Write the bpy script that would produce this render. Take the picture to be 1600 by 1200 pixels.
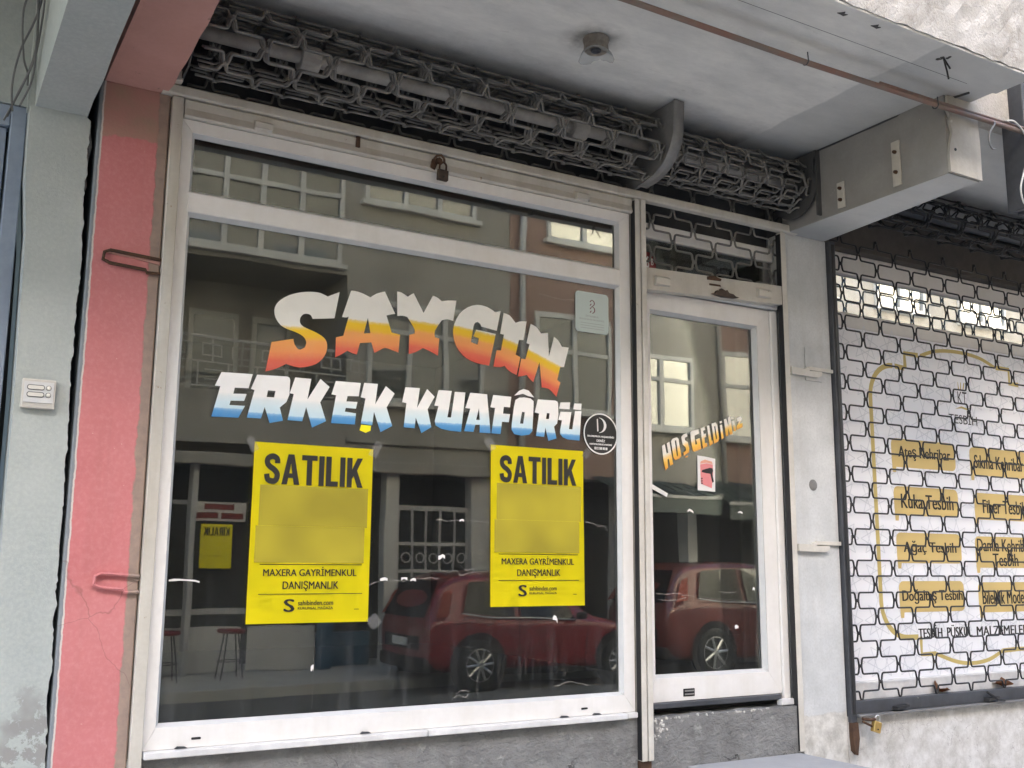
import bpy, bmesh, math, random, json
from mathutils import Vector, Matrix

random.seed(7)
for o in list(bpy.data.objects):
    bpy.data.objects.remove(o)
scene = bpy.context.scene
col = scene.collection
R = math.radians

# ---------------------------------------------------------------- camera
# metres: x along the shop fronts, y into the shops (front plane y = 0), z up from the road
cam_data = bpy.data.cameras.new('camera')
cam = bpy.data.objects.new('camera', cam_data)
col.objects.link(cam)
YAW, PITCH, ROLL = 0.5290, 0.17145, 0.0069
_f = Vector((math.sin(YAW) * math.cos(PITCH), math.cos(YAW) * math.cos(PITCH), math.sin(PITCH)))
_r = Vector((math.cos(YAW), -math.sin(YAW), 0))
_u = _r.cross(_f)
_r2 = _r * math.cos(ROLL) + _u * math.sin(ROLL)
_u2 = _u * math.cos(ROLL) - _r * math.sin(ROLL)
cam.matrix_world = Matrix(((_r2.x, _u2.x, -_f.x, 0.0), (_r2.y, _u2.y, -_f.y, -3.9),
                           (_r2.z, _u2.z, -_f.z, 1.65), (0, 0, 0, 1)))
cam_data.sensor_width = 36.0
cam_data.lens = 36.0 * 1621 / 1600
cam_data.clip_start = 0.05
cam_data.clip_end = 2000
scene.camera = cam

# ---------------------------------------------------------------- sky, sun, exposure
SUN_EL, SUN_AZ = R(34), R(196)          # azimuth clockwise from +y; the sun stands behind the camera, above the far houses
world = bpy.data.worlds.new('World')
scene.world = world
world.use_nodes = True
wn = world.node_tree.nodes
wl = world.node_tree.links
bg = wn['Background']
sky = wn.new('ShaderNodeTexSky')
sky.sky_type = 'NISHITA'
sky.sun_disc = False
sky.sun_elevation = SUN_EL
sky.sun_rotation = SUN_AZ
sky.air_density = 1.0
sky.dust_density = 3.0
sky.ozone_density = 0.8
wl.new(sky.outputs[0], bg.inputs[0])
bg.inputs[1].default_value = 0.15
sun_data = bpy.data.lights.new('sun', 'SUN')
sun_data.energy = 4.0
sun_data.angle = R(0.5)
sun_data.color = (1.0, 0.96, 0.90)
sun = bpy.data.objects.new('sun', sun_data)
col.objects.link(sun)
_sd = Vector((math.sin(SUN_AZ) * math.cos(SUN_EL), math.cos(SUN_AZ) * math.cos(SUN_EL), math.sin(SUN_EL)))
sun.rotation_euler = _sd.to_track_quat('Z', 'Y').to_euler()
scene.view_settings.view_transform = 'Standard'
scene.view_settings.look = 'None'
scene.view_settings.gamma = 1.0
scene.view_settings.use_curve_mapping = False
scene.view_settings.exposure = 3.05
scene.render.engine = 'CYCLES'
cy = scene.cycles
cy.use_denoising = True
cy.max_bounces = 10
cy.diffuse_bounces = 5
cy.glossy_bounces = 5
cy.transmission_bounces = 6
cy.transparent_max_bounces = 12
cy.caustics_reflective = False
cy.caustics_refractive = False
cy.sample_clamp_indirect = 6.0

# ---------------------------------------------------------------- node helper and materials
class NT:
    def __init__(s, name):
        s.m = bpy.data.materials.new(name)
        s.m.use_nodes = True
        s.n = s.m.node_tree.nodes
        s.l = s.m.node_tree.links
        s.b = s.n['Principled BSDF']
        s.out = s.n['Material Output']
        s._pos = None
    def put(s, sock, v):
        if isinstance(v, bpy.types.NodeSocket):
            s.l.new(v, sock)
        elif isinstance(v, (tuple, list)) and len(v) == 3 and sock.type == 'RGBA':
            sock.default_value = (*v, 1)
        else:
            sock.default_value = v
    def pos(s):
        if s._pos is None:
            s._pos = s.n.new('ShaderNodeNewGeometry').outputs['Position']
        return s._pos
    def xyz(s):
        q = s.n.new('ShaderNodeSeparateXYZ')
        s.l.new(s.pos(), q.inputs[0])
        return q.outputs
    def vec(s, scale):
        q = s.n.new('ShaderNodeVectorMath')
        q.operation = 'MULTIPLY'
        s.l.new(s.pos(), q.inputs[0])
        q.inputs[1].default_value = scale
        return q.outputs[0]
    def noise(s, scale, detail=4, rough=0.6, stretch=None, dist=0.0):
        q = s.n.new('ShaderNodeTexNoise')
        q.inputs['Scale'].default_value = scale
        q.inputs['Detail'].default_value = detail
        q.inputs['Roughness'].default_value = rough
        q.inputs['Distortion'].default_value = dist
        s.l.new(s.vec(stretch) if stretch else s.pos(), q.inputs['Vector'])
        return q.outputs['Fac']
    def crack(s, scale, width=0.03, warp=0.35):
        nz = s.n.new('ShaderNodeTexNoise')
        nz.inputs['Scale'].default_value = scale * 1.7
        nz.inputs['Detail'].default_value = 5
        s.l.new(s.pos(), nz.inputs['Vector'])
        mx = s.n.new('ShaderNodeMix')
        mx.data_type = 'VECTOR'
        mx.inputs[0].default_value = warp
        s.l.new(s.pos(), mx.inputs[4])
        s.l.new(nz.outputs['Color'], mx.inputs[5])
        v = s.n.new('ShaderNodeTexVoronoi')
        v.feature = 'DISTANCE_TO_EDGE'
        v.inputs['Scale'].default_value = scale
        s.l.new(mx.outputs[1], v.inputs['Vector'])
        return s.ramp(v.outputs['Distance'], width, 0.0)
    def math(s, op, a, b=0.0):
        q = s.n.new('ShaderNodeMath')
        q.operation = op
        s.put(q.inputs[0], a)
        s.put(q.inputs[1], b)
        return q.outputs[0]
    def ramp(s, v, a, b, lo=0.0, hi=1.0):
        q = s.n.new('ShaderNodeMapRange')
        q.clamp = True
        s.put(q.inputs['Value'], v)
        q.inputs['From Min'].default_value = a
        q.inputs['From Max'].default_value = b
        q.inputs['To Min'].default_value = lo
        q.inputs['To Max'].default_value = hi
        return q.outputs[0]
    def mix(s, f, a, b):
        q = s.n.new('ShaderNodeMix')
        q.data_type = 'RGBA'
        s.put(q.inputs[0], f)
        s.put(q.inputs[6], a)
        s.put(q.inputs[7], b)
        return q.outputs[2]
    def base(s, c, rough=0.8, metal=0.0, spec=0.4):
        s.put(s.b.inputs['Base Color'], c)
        s.put(s.b.inputs['Roughness'], rough)
        s.b.inputs['Metallic'].default_value = metal
        s.b.inputs['Specular IOR Level'].default_value = spec
        return s
    def bump(s, h, strength=0.3, dist=0.01):
        q = s.n.new('ShaderNodeBump')
        q.inputs['Strength'].default_value = strength
        q.inputs['Distance'].default_value = dist
        s.l.new(h, q.inputs['Height'])
        s.l.new(q.outputs[0], s.b.inputs['Normal'])
        return s

MAT = {}
def worn(name, c, c2=None, rough=0.75, metal=0.0, amt=0.5, scale=3.0, fine=40.0, bump=0.25, bdist=0.004, spec=0.35, streak=None, speck=None):
    """painted or cast surface with uneven colour, fine grain, optional vertical streaks and chips"""
    t = NT(name)
    c2 = c2 or tuple(v * 0.72 for v in c)
    n1 = t.ramp(t.noise(scale, 6, 0.65), 0.38, 0.72)
    k = t.mix(t.math('MULTIPLY', n1, amt), c, c2)
    n2 = t.ramp(t.noise(fine, 3, 0.6), 0.35, 0.7)
    k = t.mix(t.math('MULTIPLY', n2, 0.22), k, c2)
    if streak:
        ns = t.ramp(t.noise(9.0, 5, 0.6, (1, 1, 0.08)), 0.5, 0.75)
        k = t.mix(t.math('MULTIPLY', ns, 0.5), k, streak)
    if speck:
        sp = t.ramp(t.noise(14.0, 6, 0.75), 0.66, 0.70)
        k = t.mix(sp, k, speck)
    t.base(k, rough, metal, spec)
    if bump:
        t.bump(t.math('ADD', t.noise(fine, 5, 0.65), t.math('MULTIPLY', t.noise(scale * 2, 3), 1.5)), bump, bdist)
    MAT[name] = t.m
    return t.m
def plain(name, c, rough=0.6, metal=0.0, spec=0.4, var=0.12):
    t = NT(name)
    n = t.ramp(t.noise(6.0, 4), 0.35, 0.7)
    t.base(t.mix(t.math('MULTIPLY', n, var * 4), c, tuple(v * (1 - var * 2) for v in c)), rough, metal, spec)
    MAT[name] = t.m
    return t.m

# pink pillar: newer rose paint over old dusky paint, bare mortar along the right edge, grey arris on the left
t = NT('pink_paint')
x, y, z = t.xyz()
edge = t.noise(7.0, 6, 0.7)
old = (0.42, 0.22, 0.185)
rose = t.mix(t.ramp(t.noise(2.2, 5), 0.35, 0.7), (0.54, 0.178, 0.180), (0.44, 0.138, 0.138))
rose = t.mix(t.math('MULTIPLY', t.ramp(t.noise(0.9, 4, 0.6), 0.45, 0.65), 0.45), rose, (0.56, 0.235, 0.225))
rose = t.mix(t.math('MULTIPLY', t.ramp(t.noise(11, 5, 0.65, (1, 1, 0.06)), 0.54, 0.74), 0.28), rose, (0.33, 0.13, 0.115))
rose = t.mix(t.math('MULTIPLY', t.ramp(t.noise(26, 6, 0.75), 0.66, 0.69), 0.7), rose, (0.66, 0.42, 0.38))
rose = t.mix(t.math('MULTIPLY', t.ramp(t.noise(55, 4), 0.45, 0.75), 0.18), rose, (0.75, 0.42, 0.40))
oldc = t.mix(t.ramp(t.noise(9, 5), 0.4, 0.7), old, (0.36, 0.24, 0.18))
top = t.ramp(t.math('ADD', z, t.math('MULTIPLY', edge, 0.10)), 3.262, 3.268)
k = t.mix(top, rose, oldc)
bare = t.mix(t.ramp(t.noise(22, 5), 0.35, 0.7), (0.34, 0.25, 0.20), (0.25, 0.19, 0.16))
rgt = t.ramp(t.math('ADD', x, t.math('MULTIPLY', edge, 0.05)), 0.735, 0.741)
k = t.mix(rgt, k, bare)
chip = t.ramp(t.noise(5.0, 8, 0.75), 0.70, 0.72)
k = t.mix(chip, k, (0.55, 0.42, 0.36))
lft = t.ramp(t.math('ADD', x, t.math('MULTIPLY', t.noise(18, 4), 0.012)), 0.5225, 0.5205)
k = t.mix(lft, k, (0.55, 0.50, 0.45))
lft2 = t.ramp(t.math('ADD', x, t.math('MULTIPLY', t.noise(18, 4), 0.012)), 0.5165, 0.5150)
k = t.mix(lft2, k, (0.20, 0.22, 0.235))
ck = t.math('MULTIPLY', t.crack(1.6, 0.0035, 0.25), t.ramp(z, 2.0, 1.7))
k = t.mix(t.math('MULTIPLY', ck, 0.45), k, (0.16, 0.07, 0.06))
t.base(k, 0.7, 0, 0.3)
t.bump(t.math('ADD', t.noise(60, 5, 0.7), t.math('ADD', t.math('MULTIPLY', t.noise(6, 4), 2.0), t.math('MULTIPLY', rgt, -0.8))), 0.35, 0.004)
MAT['pink'] = t.m
worn('pink_old', (0.50, 0.275, 0.235), (0.40, 0.215, 0.18), 0.75, amt=0.7, scale=4, fine=50, speck=(0.25, 0.16, 0.13))

# mint green neighbour with flaked patches near the pavement
t = NT('green_paint')
x, y, z = t.xyz()
g = t.mix(t.ramp(t.noise(1.6, 6, 0.65), 0.3, 0.7), (0.405, 0.43, 0.41), (0.315, 0.345, 0.33))
g = t.mix(t.math('MULTIPLY', t.ramp(t.noise(70, 4), 0.4, 0.75), 0.3), g, (0.55, 0.58, 0.53))
flake = t.math('MULTIPLY', t.ramp(t.noise(13, 9, 0.72), 0.47, 0.50), t.ramp(t.math('ADD', t.noise(4, 3), z), 1.66, 1.54))
g = t.mix(flake, g, (0.26, 0.26, 0.245))
spot = t.ramp(t.noise(11, 5, 0.6), 0.72, 0.76)
g = t.mix(t.math('MULTIPLY', spot, 0.5), g, (0.33, 0.34, 0.30))
t.base(g, 0.75, 0, 0.3)
t.bump(t.math('ADD', t.noise(90, 5, 0.7), t.math('MULTIPLY', flake, -0.7)), 0.35, 0.003)
MAT['green'] = t.m

# soffit: whitewashed, grime and painted-in shade where it meets the shutter rolls, repaired patch by the beam
t = NT('soffit_paint')
x, y, z = t.xyz()
c = t.mix(t.ramp(t.noise(2.2, 7, 0.68, (1, 2.5, 1)), 0.34, 0.66), (0.80, 0.79, 0.75), (0.60, 0.60, 0.575))
vm = t.n.new('ShaderNodeVectorMath'); vm.operation = 'DISTANCE'; t.l.new(t.pos(), vm.inputs[0]); vm.inputs[1].default_value = (2.31, -0.60, 3.80)
ring = t.math('MULTIPLY', t.ramp(vm.outputs['Value'], 0.16, 0.05), t.ramp(t.noise(14, 5), 0.25, 0.6))
c = t.mix(t.math('MULTIPLY', ring, 0.75), c, (0.16, 0.155, 0.14))
c = t.mix(t.math('MULTIPLY', t.ramp(t.noise(7, 6, 0.7, (1, 3, 1), 1.0), 0.60, 0.72), 0.30), c, (0.38, 0.37, 0.34))
grime_shade = t.ramp(t.math('ADD', y, t.math('MULTIPLY', t.noise(3.0, 6, 0.7), 0.22)), -0.28, 0.02)  # dark band at the back: dirt and shade both put into the colour
c = t.mix(t.math('MULTIPLY', grime_shade, 0.85), c, (0.11, 0.115, 0.115))
patch = t.ramp(t.math('ADD', x, t.math('MULTIPLY', t.noise(5, 3), 0.05)), 3.585, 3.60)
c = t.mix(t.math('MULTIPLY', patch, 0.55), c, (0.40, 0.41, 0.405))
t.base(c, 0.85, 0, 0.2)
t.bump(t.math('ADD', t.noise(9, 5, 0.6, (1, 3, 1)), t.noise(60, 4)), 0.35, 0.006)
MAT['soffit'] = t.m

# rough weathered render of the parapet
t = NT('parapet_render')
c = t.mix(t.ramp(t.noise(3.5, 8, 0.7), 0.38, 0.62), (0.48, 0.46, 0.425), (0.35, 0.33, 0.295))
c = t.mix(t.math('MULTIPLY', t.ramp(t.noise(10, 7, 0.75), 0.50, 0.66), 0.6), c, (0.58, 0.565, 0.53))
c = t.mix(t.math('MULTIPLY', t.crack(3.0, 0.012, 0.5), 0.5), c, (0.2, 0.18, 0.16))
t.base(c, 0.9, 0, 0.2)
t.bump(t.math('ADD', t.noise(14, 8, 0.75), t.noise(80, 4)), 0.6, 0.012)
MAT['parapet'] = t.m

# grey beam with scuffs
worn('beam_paint', (0.30, 0.29, 0.27), (0.21, 0.20, 0.185), 0.8, amt=0.9, scale=2.5, fine=60, bump=0.4, streak=(0.27, 0.25, 0.22), speck=(0.47, 0.44, 0.38))
worn('beam_end', (0.46, 0.44, 0.39), (0.33, 0.31, 0.27), 0.85, amt=0.9, scale=5, fine=50, bump=0.5, streak=(0.30, 0.27, 0.22), speck=(0.55, 0.52, 0.47))
# column of painted render, bare and stained near its foot
t = NT('column_paint')
x, y, z = t.xyz()
c = t.mix(t.ramp(t.noise(3, 7, 0.68), 0.35, 0.7), (0.60, 0.605, 0.595), (0.43, 0.44, 0.43))
c = t.mix(t.math('MULTIPLY', t.ramp(t.noise(8, 5, 0.6, (1, 1, 0.07)), 0.52, 0.72), 0.35), c, (0.36, 0.33, 0.28))
c = t.mix(t.math('MULTIPLY', t.ramp(t.noise(80, 4), 0.45, 0.72), 0.35), c, (0.36, 0.36, 0.345))
c = t.mix(t.ramp(t.noise(7, 6, 0.7), 0.69, 0.72), c, (0.28, 0.28, 0.27))
foot = t.ramp(t.math('ADD', z, t.math('MULTIPLY', t.noise(9, 6, 0.7), 0.06)), 0.948, 0.94)
c = t.mix(foot, c, t.mix(t.ramp(t.noise(12, 6, 0.7), 0.4, 0.62), (0.62, 0.60, 0.55), (0.40, 0.38, 0.34)))
t.base(c, 0.75, 0, 0.3)
t.bump(t.math('ADD', t.noise(70, 5, 0.7), t.math('MULTIPLY', foot, -0.6)), 0.4, 0.003)
MAT['column'] = t.m
# cement plinth with cracks
t = NT('cement_plinth')
c = t.mix(t.ramp(t.noise(3.2, 9, 0.72, None, 0.1), 0.36, 0.64), (0.36, 0.355, 0.34), (0.22, 0.215, 0.205))
c = t.mix(t.ramp(t.noise(9, 7, 0.7), 0.58, 0.72), c, (0.50, 0.49, 0.46))
ck = t.crack(2.2, 0.008, 0.6)
ck = t.math('MULTIPLY', ck, t.ramp(t.noise(2.3, 3), 0.50, 0.62))
c = t.mix(t.math('MULTIPLY', ck, 0.85), c, (0.10, 0.095, 0.09))
c = t.mix(t.math('MULTIPLY', t.ramp(t.noise(11, 9, 0.78, (1, 1, 1.8), 0.3), 0.55, 0.66), 0.6), c, (0.17, 0.165, 0.155))
t.base(c, 0.9, 0, 0.2)
t.bump(t.math('ADD', t.math('MULTIPLY', t.noise(9, 10, 0.72, (1, 1, 1.4), 0.2), 2.5), t.math('MULTIPLY', ck, -1.0)), 0.9, 0.03)
MAT['plinth'] = t.m
t = NT('white_plinth')
c = t.mix(t.ramp(t.noise(6, 9, 0.75), 0.40, 0.62), (0.62, 0.605, 0.575), (0.41, 0.39, 0.355))
c = t.mix(t.ramp(t.noise(20, 7, 0.75), 0.62, 0.7), c, (0.33, 0.31, 0.28))
c = t.mix(t.math('MULTIPLY', t.crack(3.5, 0.008, 0.5), 0.6), c, (0.22, 0.2, 0.18))
t.base(c, 0.88, 0, 0.2)
t.bump(t.noise(15, 9, 0.75), 0.6, 0.01)
MAT['white_plinth'] = t.m
worn('frame_white', (0.76, 0.74, 0.71), (0.60, 0.575, 0.53), 0.42, amt=0.45, scale=2.0, fine=30, bump=0.05, bdist=0.001, spec=0.5, streak=(0.62, 0.59, 0.53))
worn('frame_trim', (0.58, 0.585, 0.58), (0.44, 0.44, 0.43), 0.4, amt=0.6, scale=4, fine=30, bump=0.05, bdist=0.001, spec=0.5)
worn('cream_metal', (0.56, 0.53, 0.47), (0.40, 0.37, 0.31), 0.55, amt=0.75, scale=3, fine=70, bump=0.15, bdist=0.002, streak=(0.32, 0.27, 0.20), speck=(0.30, 0.22, 0.15))
worn('peeling_metal', (0.62, 0.59, 0.53), (0.42, 0.39, 0.33), 0.6, amt=0.7, scale=5, fine=60, bump=0.25, bdist=0.003, speck=(0.16, 0.13, 0.11))
worn('sill_marble', (0.70, 0.69, 0.67), (0.46, 0.45, 0.44), 0.5, amt=0.7, scale=9, fine=40, bump=0.2, bdist=0.002)
worn('stone_step', (0.34, 0.345, 0.35), (0.27, 0.27, 0.27), 0.75, amt=0.6, scale=6, fine=80)
worn('wire_grey', (0.21, 0.20, 0.18), (0.10, 0.094, 0.085), 0.5, metal=0.15, amt=0.9, scale=9, fine=60, bump=0.2, bdist=0.001, spec=0.5)
worn('wire_black', (0.022, 0.022, 0.024), (0.05, 0.048, 0.045), 0.45, metal=0.2, amt=0.5, scale=9, bump=0)
worn('rail_dark', (0.085, 0.09, 0.10), (0.045, 0.046, 0.05), 0.5, metal=0.3, amt=0.8, scale=6, fine=50, bump=0.15, bdist=0.001, speck=(0.22, 0.21, 0.19))
worn('shaft_paint', (0.46, 0.44, 0.40), (0.24, 0.22, 0.2), 0.6, amt=0.9, scale=7, bump=0.2, bdist=0.002)
worn('plate_steel', (0.25, 0.245, 0.235), (0.15, 0.145, 0.14), 0.55, metal=0.35, amt=0.8, scale=5, bump=0.15, bdist=0.002)
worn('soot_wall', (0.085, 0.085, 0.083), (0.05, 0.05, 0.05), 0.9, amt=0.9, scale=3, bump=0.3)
worn('brown_board', (0.12, 0.105, 0.09), (0.06, 0.055, 0.05), 0.85, amt=0.9, scale=4, fine=30, bump=0.3, speck=(0.22, 0.19, 0.16))
worn('lamp_base', (0.24, 0.22, 0.19), (0.10, 0.08, 0.06), 0.6, amt=0.9, scale=20, fine=90, bump=0.4, bdist=0.002, speck=(0.45, 0.43, 0.40))
worn('rust', (0.11, 0.060, 0.035), (0.05, 0.03, 0.022), 0.85, metal=0.2, amt=0.9, scale=25, fine=120, bump=0.4, bdist=0.001)
worn('lock_brown', (0.085, 0.060, 0.045), (0.04, 0.03, 0.025), 0.5, metal=0.4, amt=0.9, scale=40, bump=0.2, bdist=0.001)
worn('brass', (0.62, 0.42, 0.14), (0.42, 0.28, 0.10), 0.35, metal=0.8, amt=0.6, scale=30, bump=0.05, bdist=0.001)
worn('steel', (0.55, 0.54, 0.52), (0.35, 0.34, 0.33), 0.35, metal=0.8, amt=0.5, scale=20, bump=0)
worn('pipe_red', (0.21, 0.18, 0.155), (0.27, 0.12, 0.09), 0.7, metal=0.2, amt=0.8, scale=5, fine=50, bump=0.25, bdist=0.001, speck=(0.3, 0.26, 0.22))
worn('blue_metal', (0.25, 0.30, 0.37), (0.17, 0.20, 0.26), 0.55, amt=0.7, scale=5, bump=0.1, bdist=0.001, spec=0.5)
plain('cable_grey', (0.13, 0.13, 0.125), 0.6)
plain('cable_white', (0.6, 0.6, 0.58), 0.5)
plain('black_rubber', (0.015, 0.015, 0.016), 0.6)
plain('black_print', (0.02, 0.019, 0.016), 0.55)
plain('white_print', (0.78, 0.77, 0.75), 0.5)
plain('grey_print', (0.30, 0.31, 0.31), 0.5)
plain('dark_red_print', (0.16, 0.03, 0.05), 0.5)
plain('pink_print', (0.70, 0.24, 0.24), 0.5)
plain('peach_print', (0.72, 0.36, 0.26), 0.5)
plain('gold_print', (0.66, 0.49, 0.19), 0.5, var=0.06)
plain('gold_line', (0.55, 0.43, 0.15), 0.5, var=0.06)
plain('pattern_print', (0.69, 0.70, 0.73), 0.5, var=0.03)
plain('banner_white', (0.86, 0.86, 0.88), 0.5, var=0.03)
plain('sticker_mint', (0.52, 0.60, 0.565), 0.35, var=0.05)
plain('paper_white', (0.74, 0.72, 0.69), 0.6)
plain('red_plate', (0.22, 0.025, 0.025), 0.45)
plain('bell_plate', (0.52, 0.50, 0.46), 0.4, metal=0.3)
plain('bell_slot', (0.62, 0.60, 0.54), 0.35)
plain('leaf_brown', (0.22, 0.10, 0.045), 0.75)
t = NT('tape_film')
t.base((0.55, 0.55, 0.53), 0.25, 0, 0.6)
t.b.inputs['Alpha'].default_value = 0.10
MAT['tape'] = t.m
t = NT('broken_glass_shade')
t.base((0.62, 0.63, 0.60), 0.2, 0, 0.6)
t.b.inputs['Alpha'].default_value = 0.55
MAT['shade_glass'] = t.m

t = NT('poster_yellow')
cr = t.noise(5, 6, 0.7, None, 1.5)
t.base(t.mix(t.ramp(t.noise(3, 3), 0.3, 0.7), (0.93, 0.82, 0.010), (0.89, 0.77, 0.010)), 0.38, 0, 0.45)
t.bump(cr, 0.12, 0.01)
MAT['poster'] = t.m
t = NT('poster_number_blur')  # soft olive tone added in place of blurred-out phone numbers
k = t.mix(t.ramp(t.noise(4.0, 1, 0.4), 0.36, 0.64), (0.29, 0.24, 0.020), (0.42, 0.35, 0.026))
t.base(k, 0.45, 0, 0.4)
MAT['number_blur'] = t.m

def letter_mat(name, stops, jag=0.05, fine=60.0):
    t = NT(name)
    at = t.n.new('ShaderNodeAttribute')
    at.attribute_name = 'band'
    n = t.math('MULTIPLY', t.math('SUBTRACT', t.noise(fine, 4, 0.7), 0.5), jag)
    v = t.math('ADD', at.outputs['Fac'], n)
    cr = t.n.new('ShaderNodeValToRGB')
    t.l.new(v, cr.inputs[0])
    e = cr.color_ramp.elements
    while len(e) < len(stops):
        e.new(0.5)
    for i, (p, c) in enumerate(stops):
        e[i].position = p
        e[i].color = (*c, 1)
    dirt = t.ramp(t.noise(12, 5), 0.5, 0.75)
    t.base(t.mix(t.math('MULTIPLY', dirt, 0.12), cr.outputs[0], (0.45, 0.42, 0.36)), 0.5, 0, 0.35)
    MAT[name] = t.m
letter_mat('paint_sunset', [(0.0, (0.62, 0.09, 0.06)), (0.13, (0.68, 0.13, 0.075)), (0.24, (0.80, 0.30, 0.10)), (0.37, (0.82, 0.36, 0.10)), (0.42, (0.85, 0.50, 0.03)), (0.50, (0.86, 0.55, 0.02)), (0.535, (0.84, 0.62, 0.20)), (0.56, (0.86, 0.83, 0.75))], 0.06)
letter_mat('paint_sea', [(0.0, (0.05, 0.22, 0.48)), (0.14, (0.10, 0.30, 0.55)), (0.19, (0.24, 0.44, 0.64)), (0.21, (0.54, 0.69, 0.76)), (0.34, (0.60, 0.73, 0.77)), (0.47, (0.70, 0.76, 0.76)), (0.55, (0.86, 0.845, 0.81))], 0.06, 90)
letter_mat('paint_sun', [(0.0, (0.78, 0.34, 0.06)), (0.28, (0.84, 0.50, 0.07)), (0.45, (0.84, 0.58, 0.22)), (0.62, (0.80, 0.76, 0.68))], 0.05, 60)

def glass_mat(name, k=1.15, add=0.004, tint=(0.80, 0.82, 0.80), dust=0.030, ior=1.5, film=True):
    t = NT(name)
    t.n.remove(t.b)
    tr = t.n.new('ShaderNodeBsdfTransparent')
    tr.inputs[0].default_value = (*tint, 1)
    gl = t.n.new('ShaderNodeBsdfGlossy')
    gl.inputs['Roughness'].default_value = 0.0
    gl.inputs['Color'].default_value = (0.97, 0.98, 0.96, 1)
    fr = t.n.new('ShaderNodeFresnel')
    fr.inputs['IOR'].default_value = ior
    f = t.math('MINIMUM', t.math('ADD', t.math('MULTIPLY', fr.outputs[0], k), add), 0.95)
    m1 = t.n.new('ShaderNodeMixShader')
    t.l.new(f, m1.inputs[0])
    t.l.new(tr.outputs[0], m1.inputs[1])
    t.l.new(gl.outputs[0], m1.inputs[2])
    df = t.n.new('ShaderNodeBsdfDiffuse')
    df.inputs[0].default_value = (0.52, 0.54, 0.55, 1)
    m2 = t.n.new('ShaderNodeMixShader')
    x, y, z = t.xyz()
    blot = t.ramp(t.noise(2.0, 6, 0.7), 0.35, 0.75)
    strk = t.ramp(t.noise(26, 5, 0.65, (1, 1, 0.09)), 0.48, 0.8)
    low = t.ramp(z, 1.75, 1.05)
    speck = t.ramp(t.noise(75, 3, 0.5), 0.73, 0.76)
    d = t.math('ADD', t.math('MULTIPLY', blot, dust * 0.6), t.math('MULTIPLY', t.math('MULTIPLY', strk, low), dust * 2.6))
    d = t.math('ADD', d, t.math('MULTIPLY', speck, dust * 2.0))
    d = t.math('ADD', d, dust * 0.25)
    t.l.new(d, m2.inputs[0])
    t.l.new(m1.outputs[0], m2.inputs[1])
    t.l.new(df.outputs[0], m2.inputs[2])
    # panes are never perfectly flat
    bp = t.n.new('ShaderNodeBump')
    bp.inputs['Strength'].default_value = 0.07
    bp.inputs['Distance'].default_value = 0.02
    t.l.new(t.noise(1.3, 2, 0.4), bp.inputs['Height'])
    t.l.new(bp.outputs[0], gl.inputs['Normal'])
    t.l.new(m2.outputs[0], t.out.inputs[0])
    MAT[name] = t.m
glass_mat('shop_glass')
glass_mat('door_glass', 1.5, 0.01, (0.78, 0.80, 0.77), 0.035)
glass_mat('inner_glass', 0.75, 0.0, (0.80, 0.82, 0.80), 0.006)
glass_mat('far_glass', 3.0, 0.42, (0.35, 0.37, 0.37), 0.03)
glass_mat('far_glass_dull', 1.5, 0.05, (0.35, 0.37, 0.37), 0.25)
glass_mat('far_glass_mid', 2.0, 0.12, (0.35, 0.37, 0.37), 0.12)
glass_mat('car_glass', 1.4, 0.02, (0.10, 0.11, 0.11), 0.01)

# across the street and inside
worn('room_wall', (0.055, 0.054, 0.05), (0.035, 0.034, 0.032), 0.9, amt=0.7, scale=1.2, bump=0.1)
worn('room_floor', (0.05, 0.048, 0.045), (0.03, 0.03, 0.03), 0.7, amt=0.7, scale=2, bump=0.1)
worn('asphalt', (0.17, 0.168, 0.162), (0.12, 0.12, 0.117), 0.9, amt=0.8, scale=1.5, fine=120, bump=0.5)
worn('paving', (0.54, 0.525, 0.49), (0.42, 0.41, 0.38), 0.85, amt=0.8, scale=2, fine=60, bump=0.3)
worn('upper_cream', (0.63, 0.585, 0.49), (0.53, 0.49, 0.40), 0.85, amt=0.5, scale=1.5, bump=0.2)
worn('far_stucco', (0.40, 0.38, 0.345), (0.25, 0.235, 0.21), 0.85, amt=0.8, scale=1.2, fine=30, streak=(0.28, 0.25, 0.20))
worn('far_rose', (0.34, 0.235, 0.20), (0.27, 0.19, 0.16), 0.85, amt=0.7, scale=1.2, fine=30, streak=(0.22, 0.17, 0.14))
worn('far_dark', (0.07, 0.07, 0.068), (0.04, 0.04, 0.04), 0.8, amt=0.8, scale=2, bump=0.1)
worn('far_white', (0.66, 0.65, 0.62), (0.5, 0.49, 0.47), 0.6, amt=0.5, scale=3, bump=0)
worn('far_iron', (0.55, 0.54, 0.52), (0.42, 0.41, 0.40), 0.6, amt=0.5, scale=5, bump=0)
worn('awning_cloth', (0.16, 0.18, 0.165), (0.10, 0.12, 0.11), 0.9, amt=0.6, scale=3, bump=0)
worn('blue_paint', (0.05, 0.12, 0.20), (0.03, 0.08, 0.13), 0.6, amt=0.6, scale=3, bump=0)
t = NT('car_red')
t.base(t.mix(t.ramp(t.noise(2, 3), 0.4, 0.7), (0.24, 0.012, 0.018), (0.20, 0.010, 0.014)), 0.3, 0.1, 0.5)
t.b.inputs['Coat Weight'].default_value = 0.8
t.b.inputs['Coat Roughness'].default_value = 0.05
MAT['car_red'] = t.m
t = NT('car_copper_red')
t.base(t.mix(t.ramp(t.noise(2, 3), 0.4, 0.7), (0.15, 0.026, 0.018), (0.12, 0.020, 0.014)), 0.3, 0.1, 0.5)
t.b.inputs['Coat Weight'].default_value = 0.8
t.b.inputs['Coat Roughness'].default_value = 0.05
MAT['car_copper'] = t.m
plain('tyre', (0.02, 0.02, 0.02), 0.8)
plain('alloy', (0.55, 0.55, 0.55), 0.3, metal=0.7)
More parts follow.
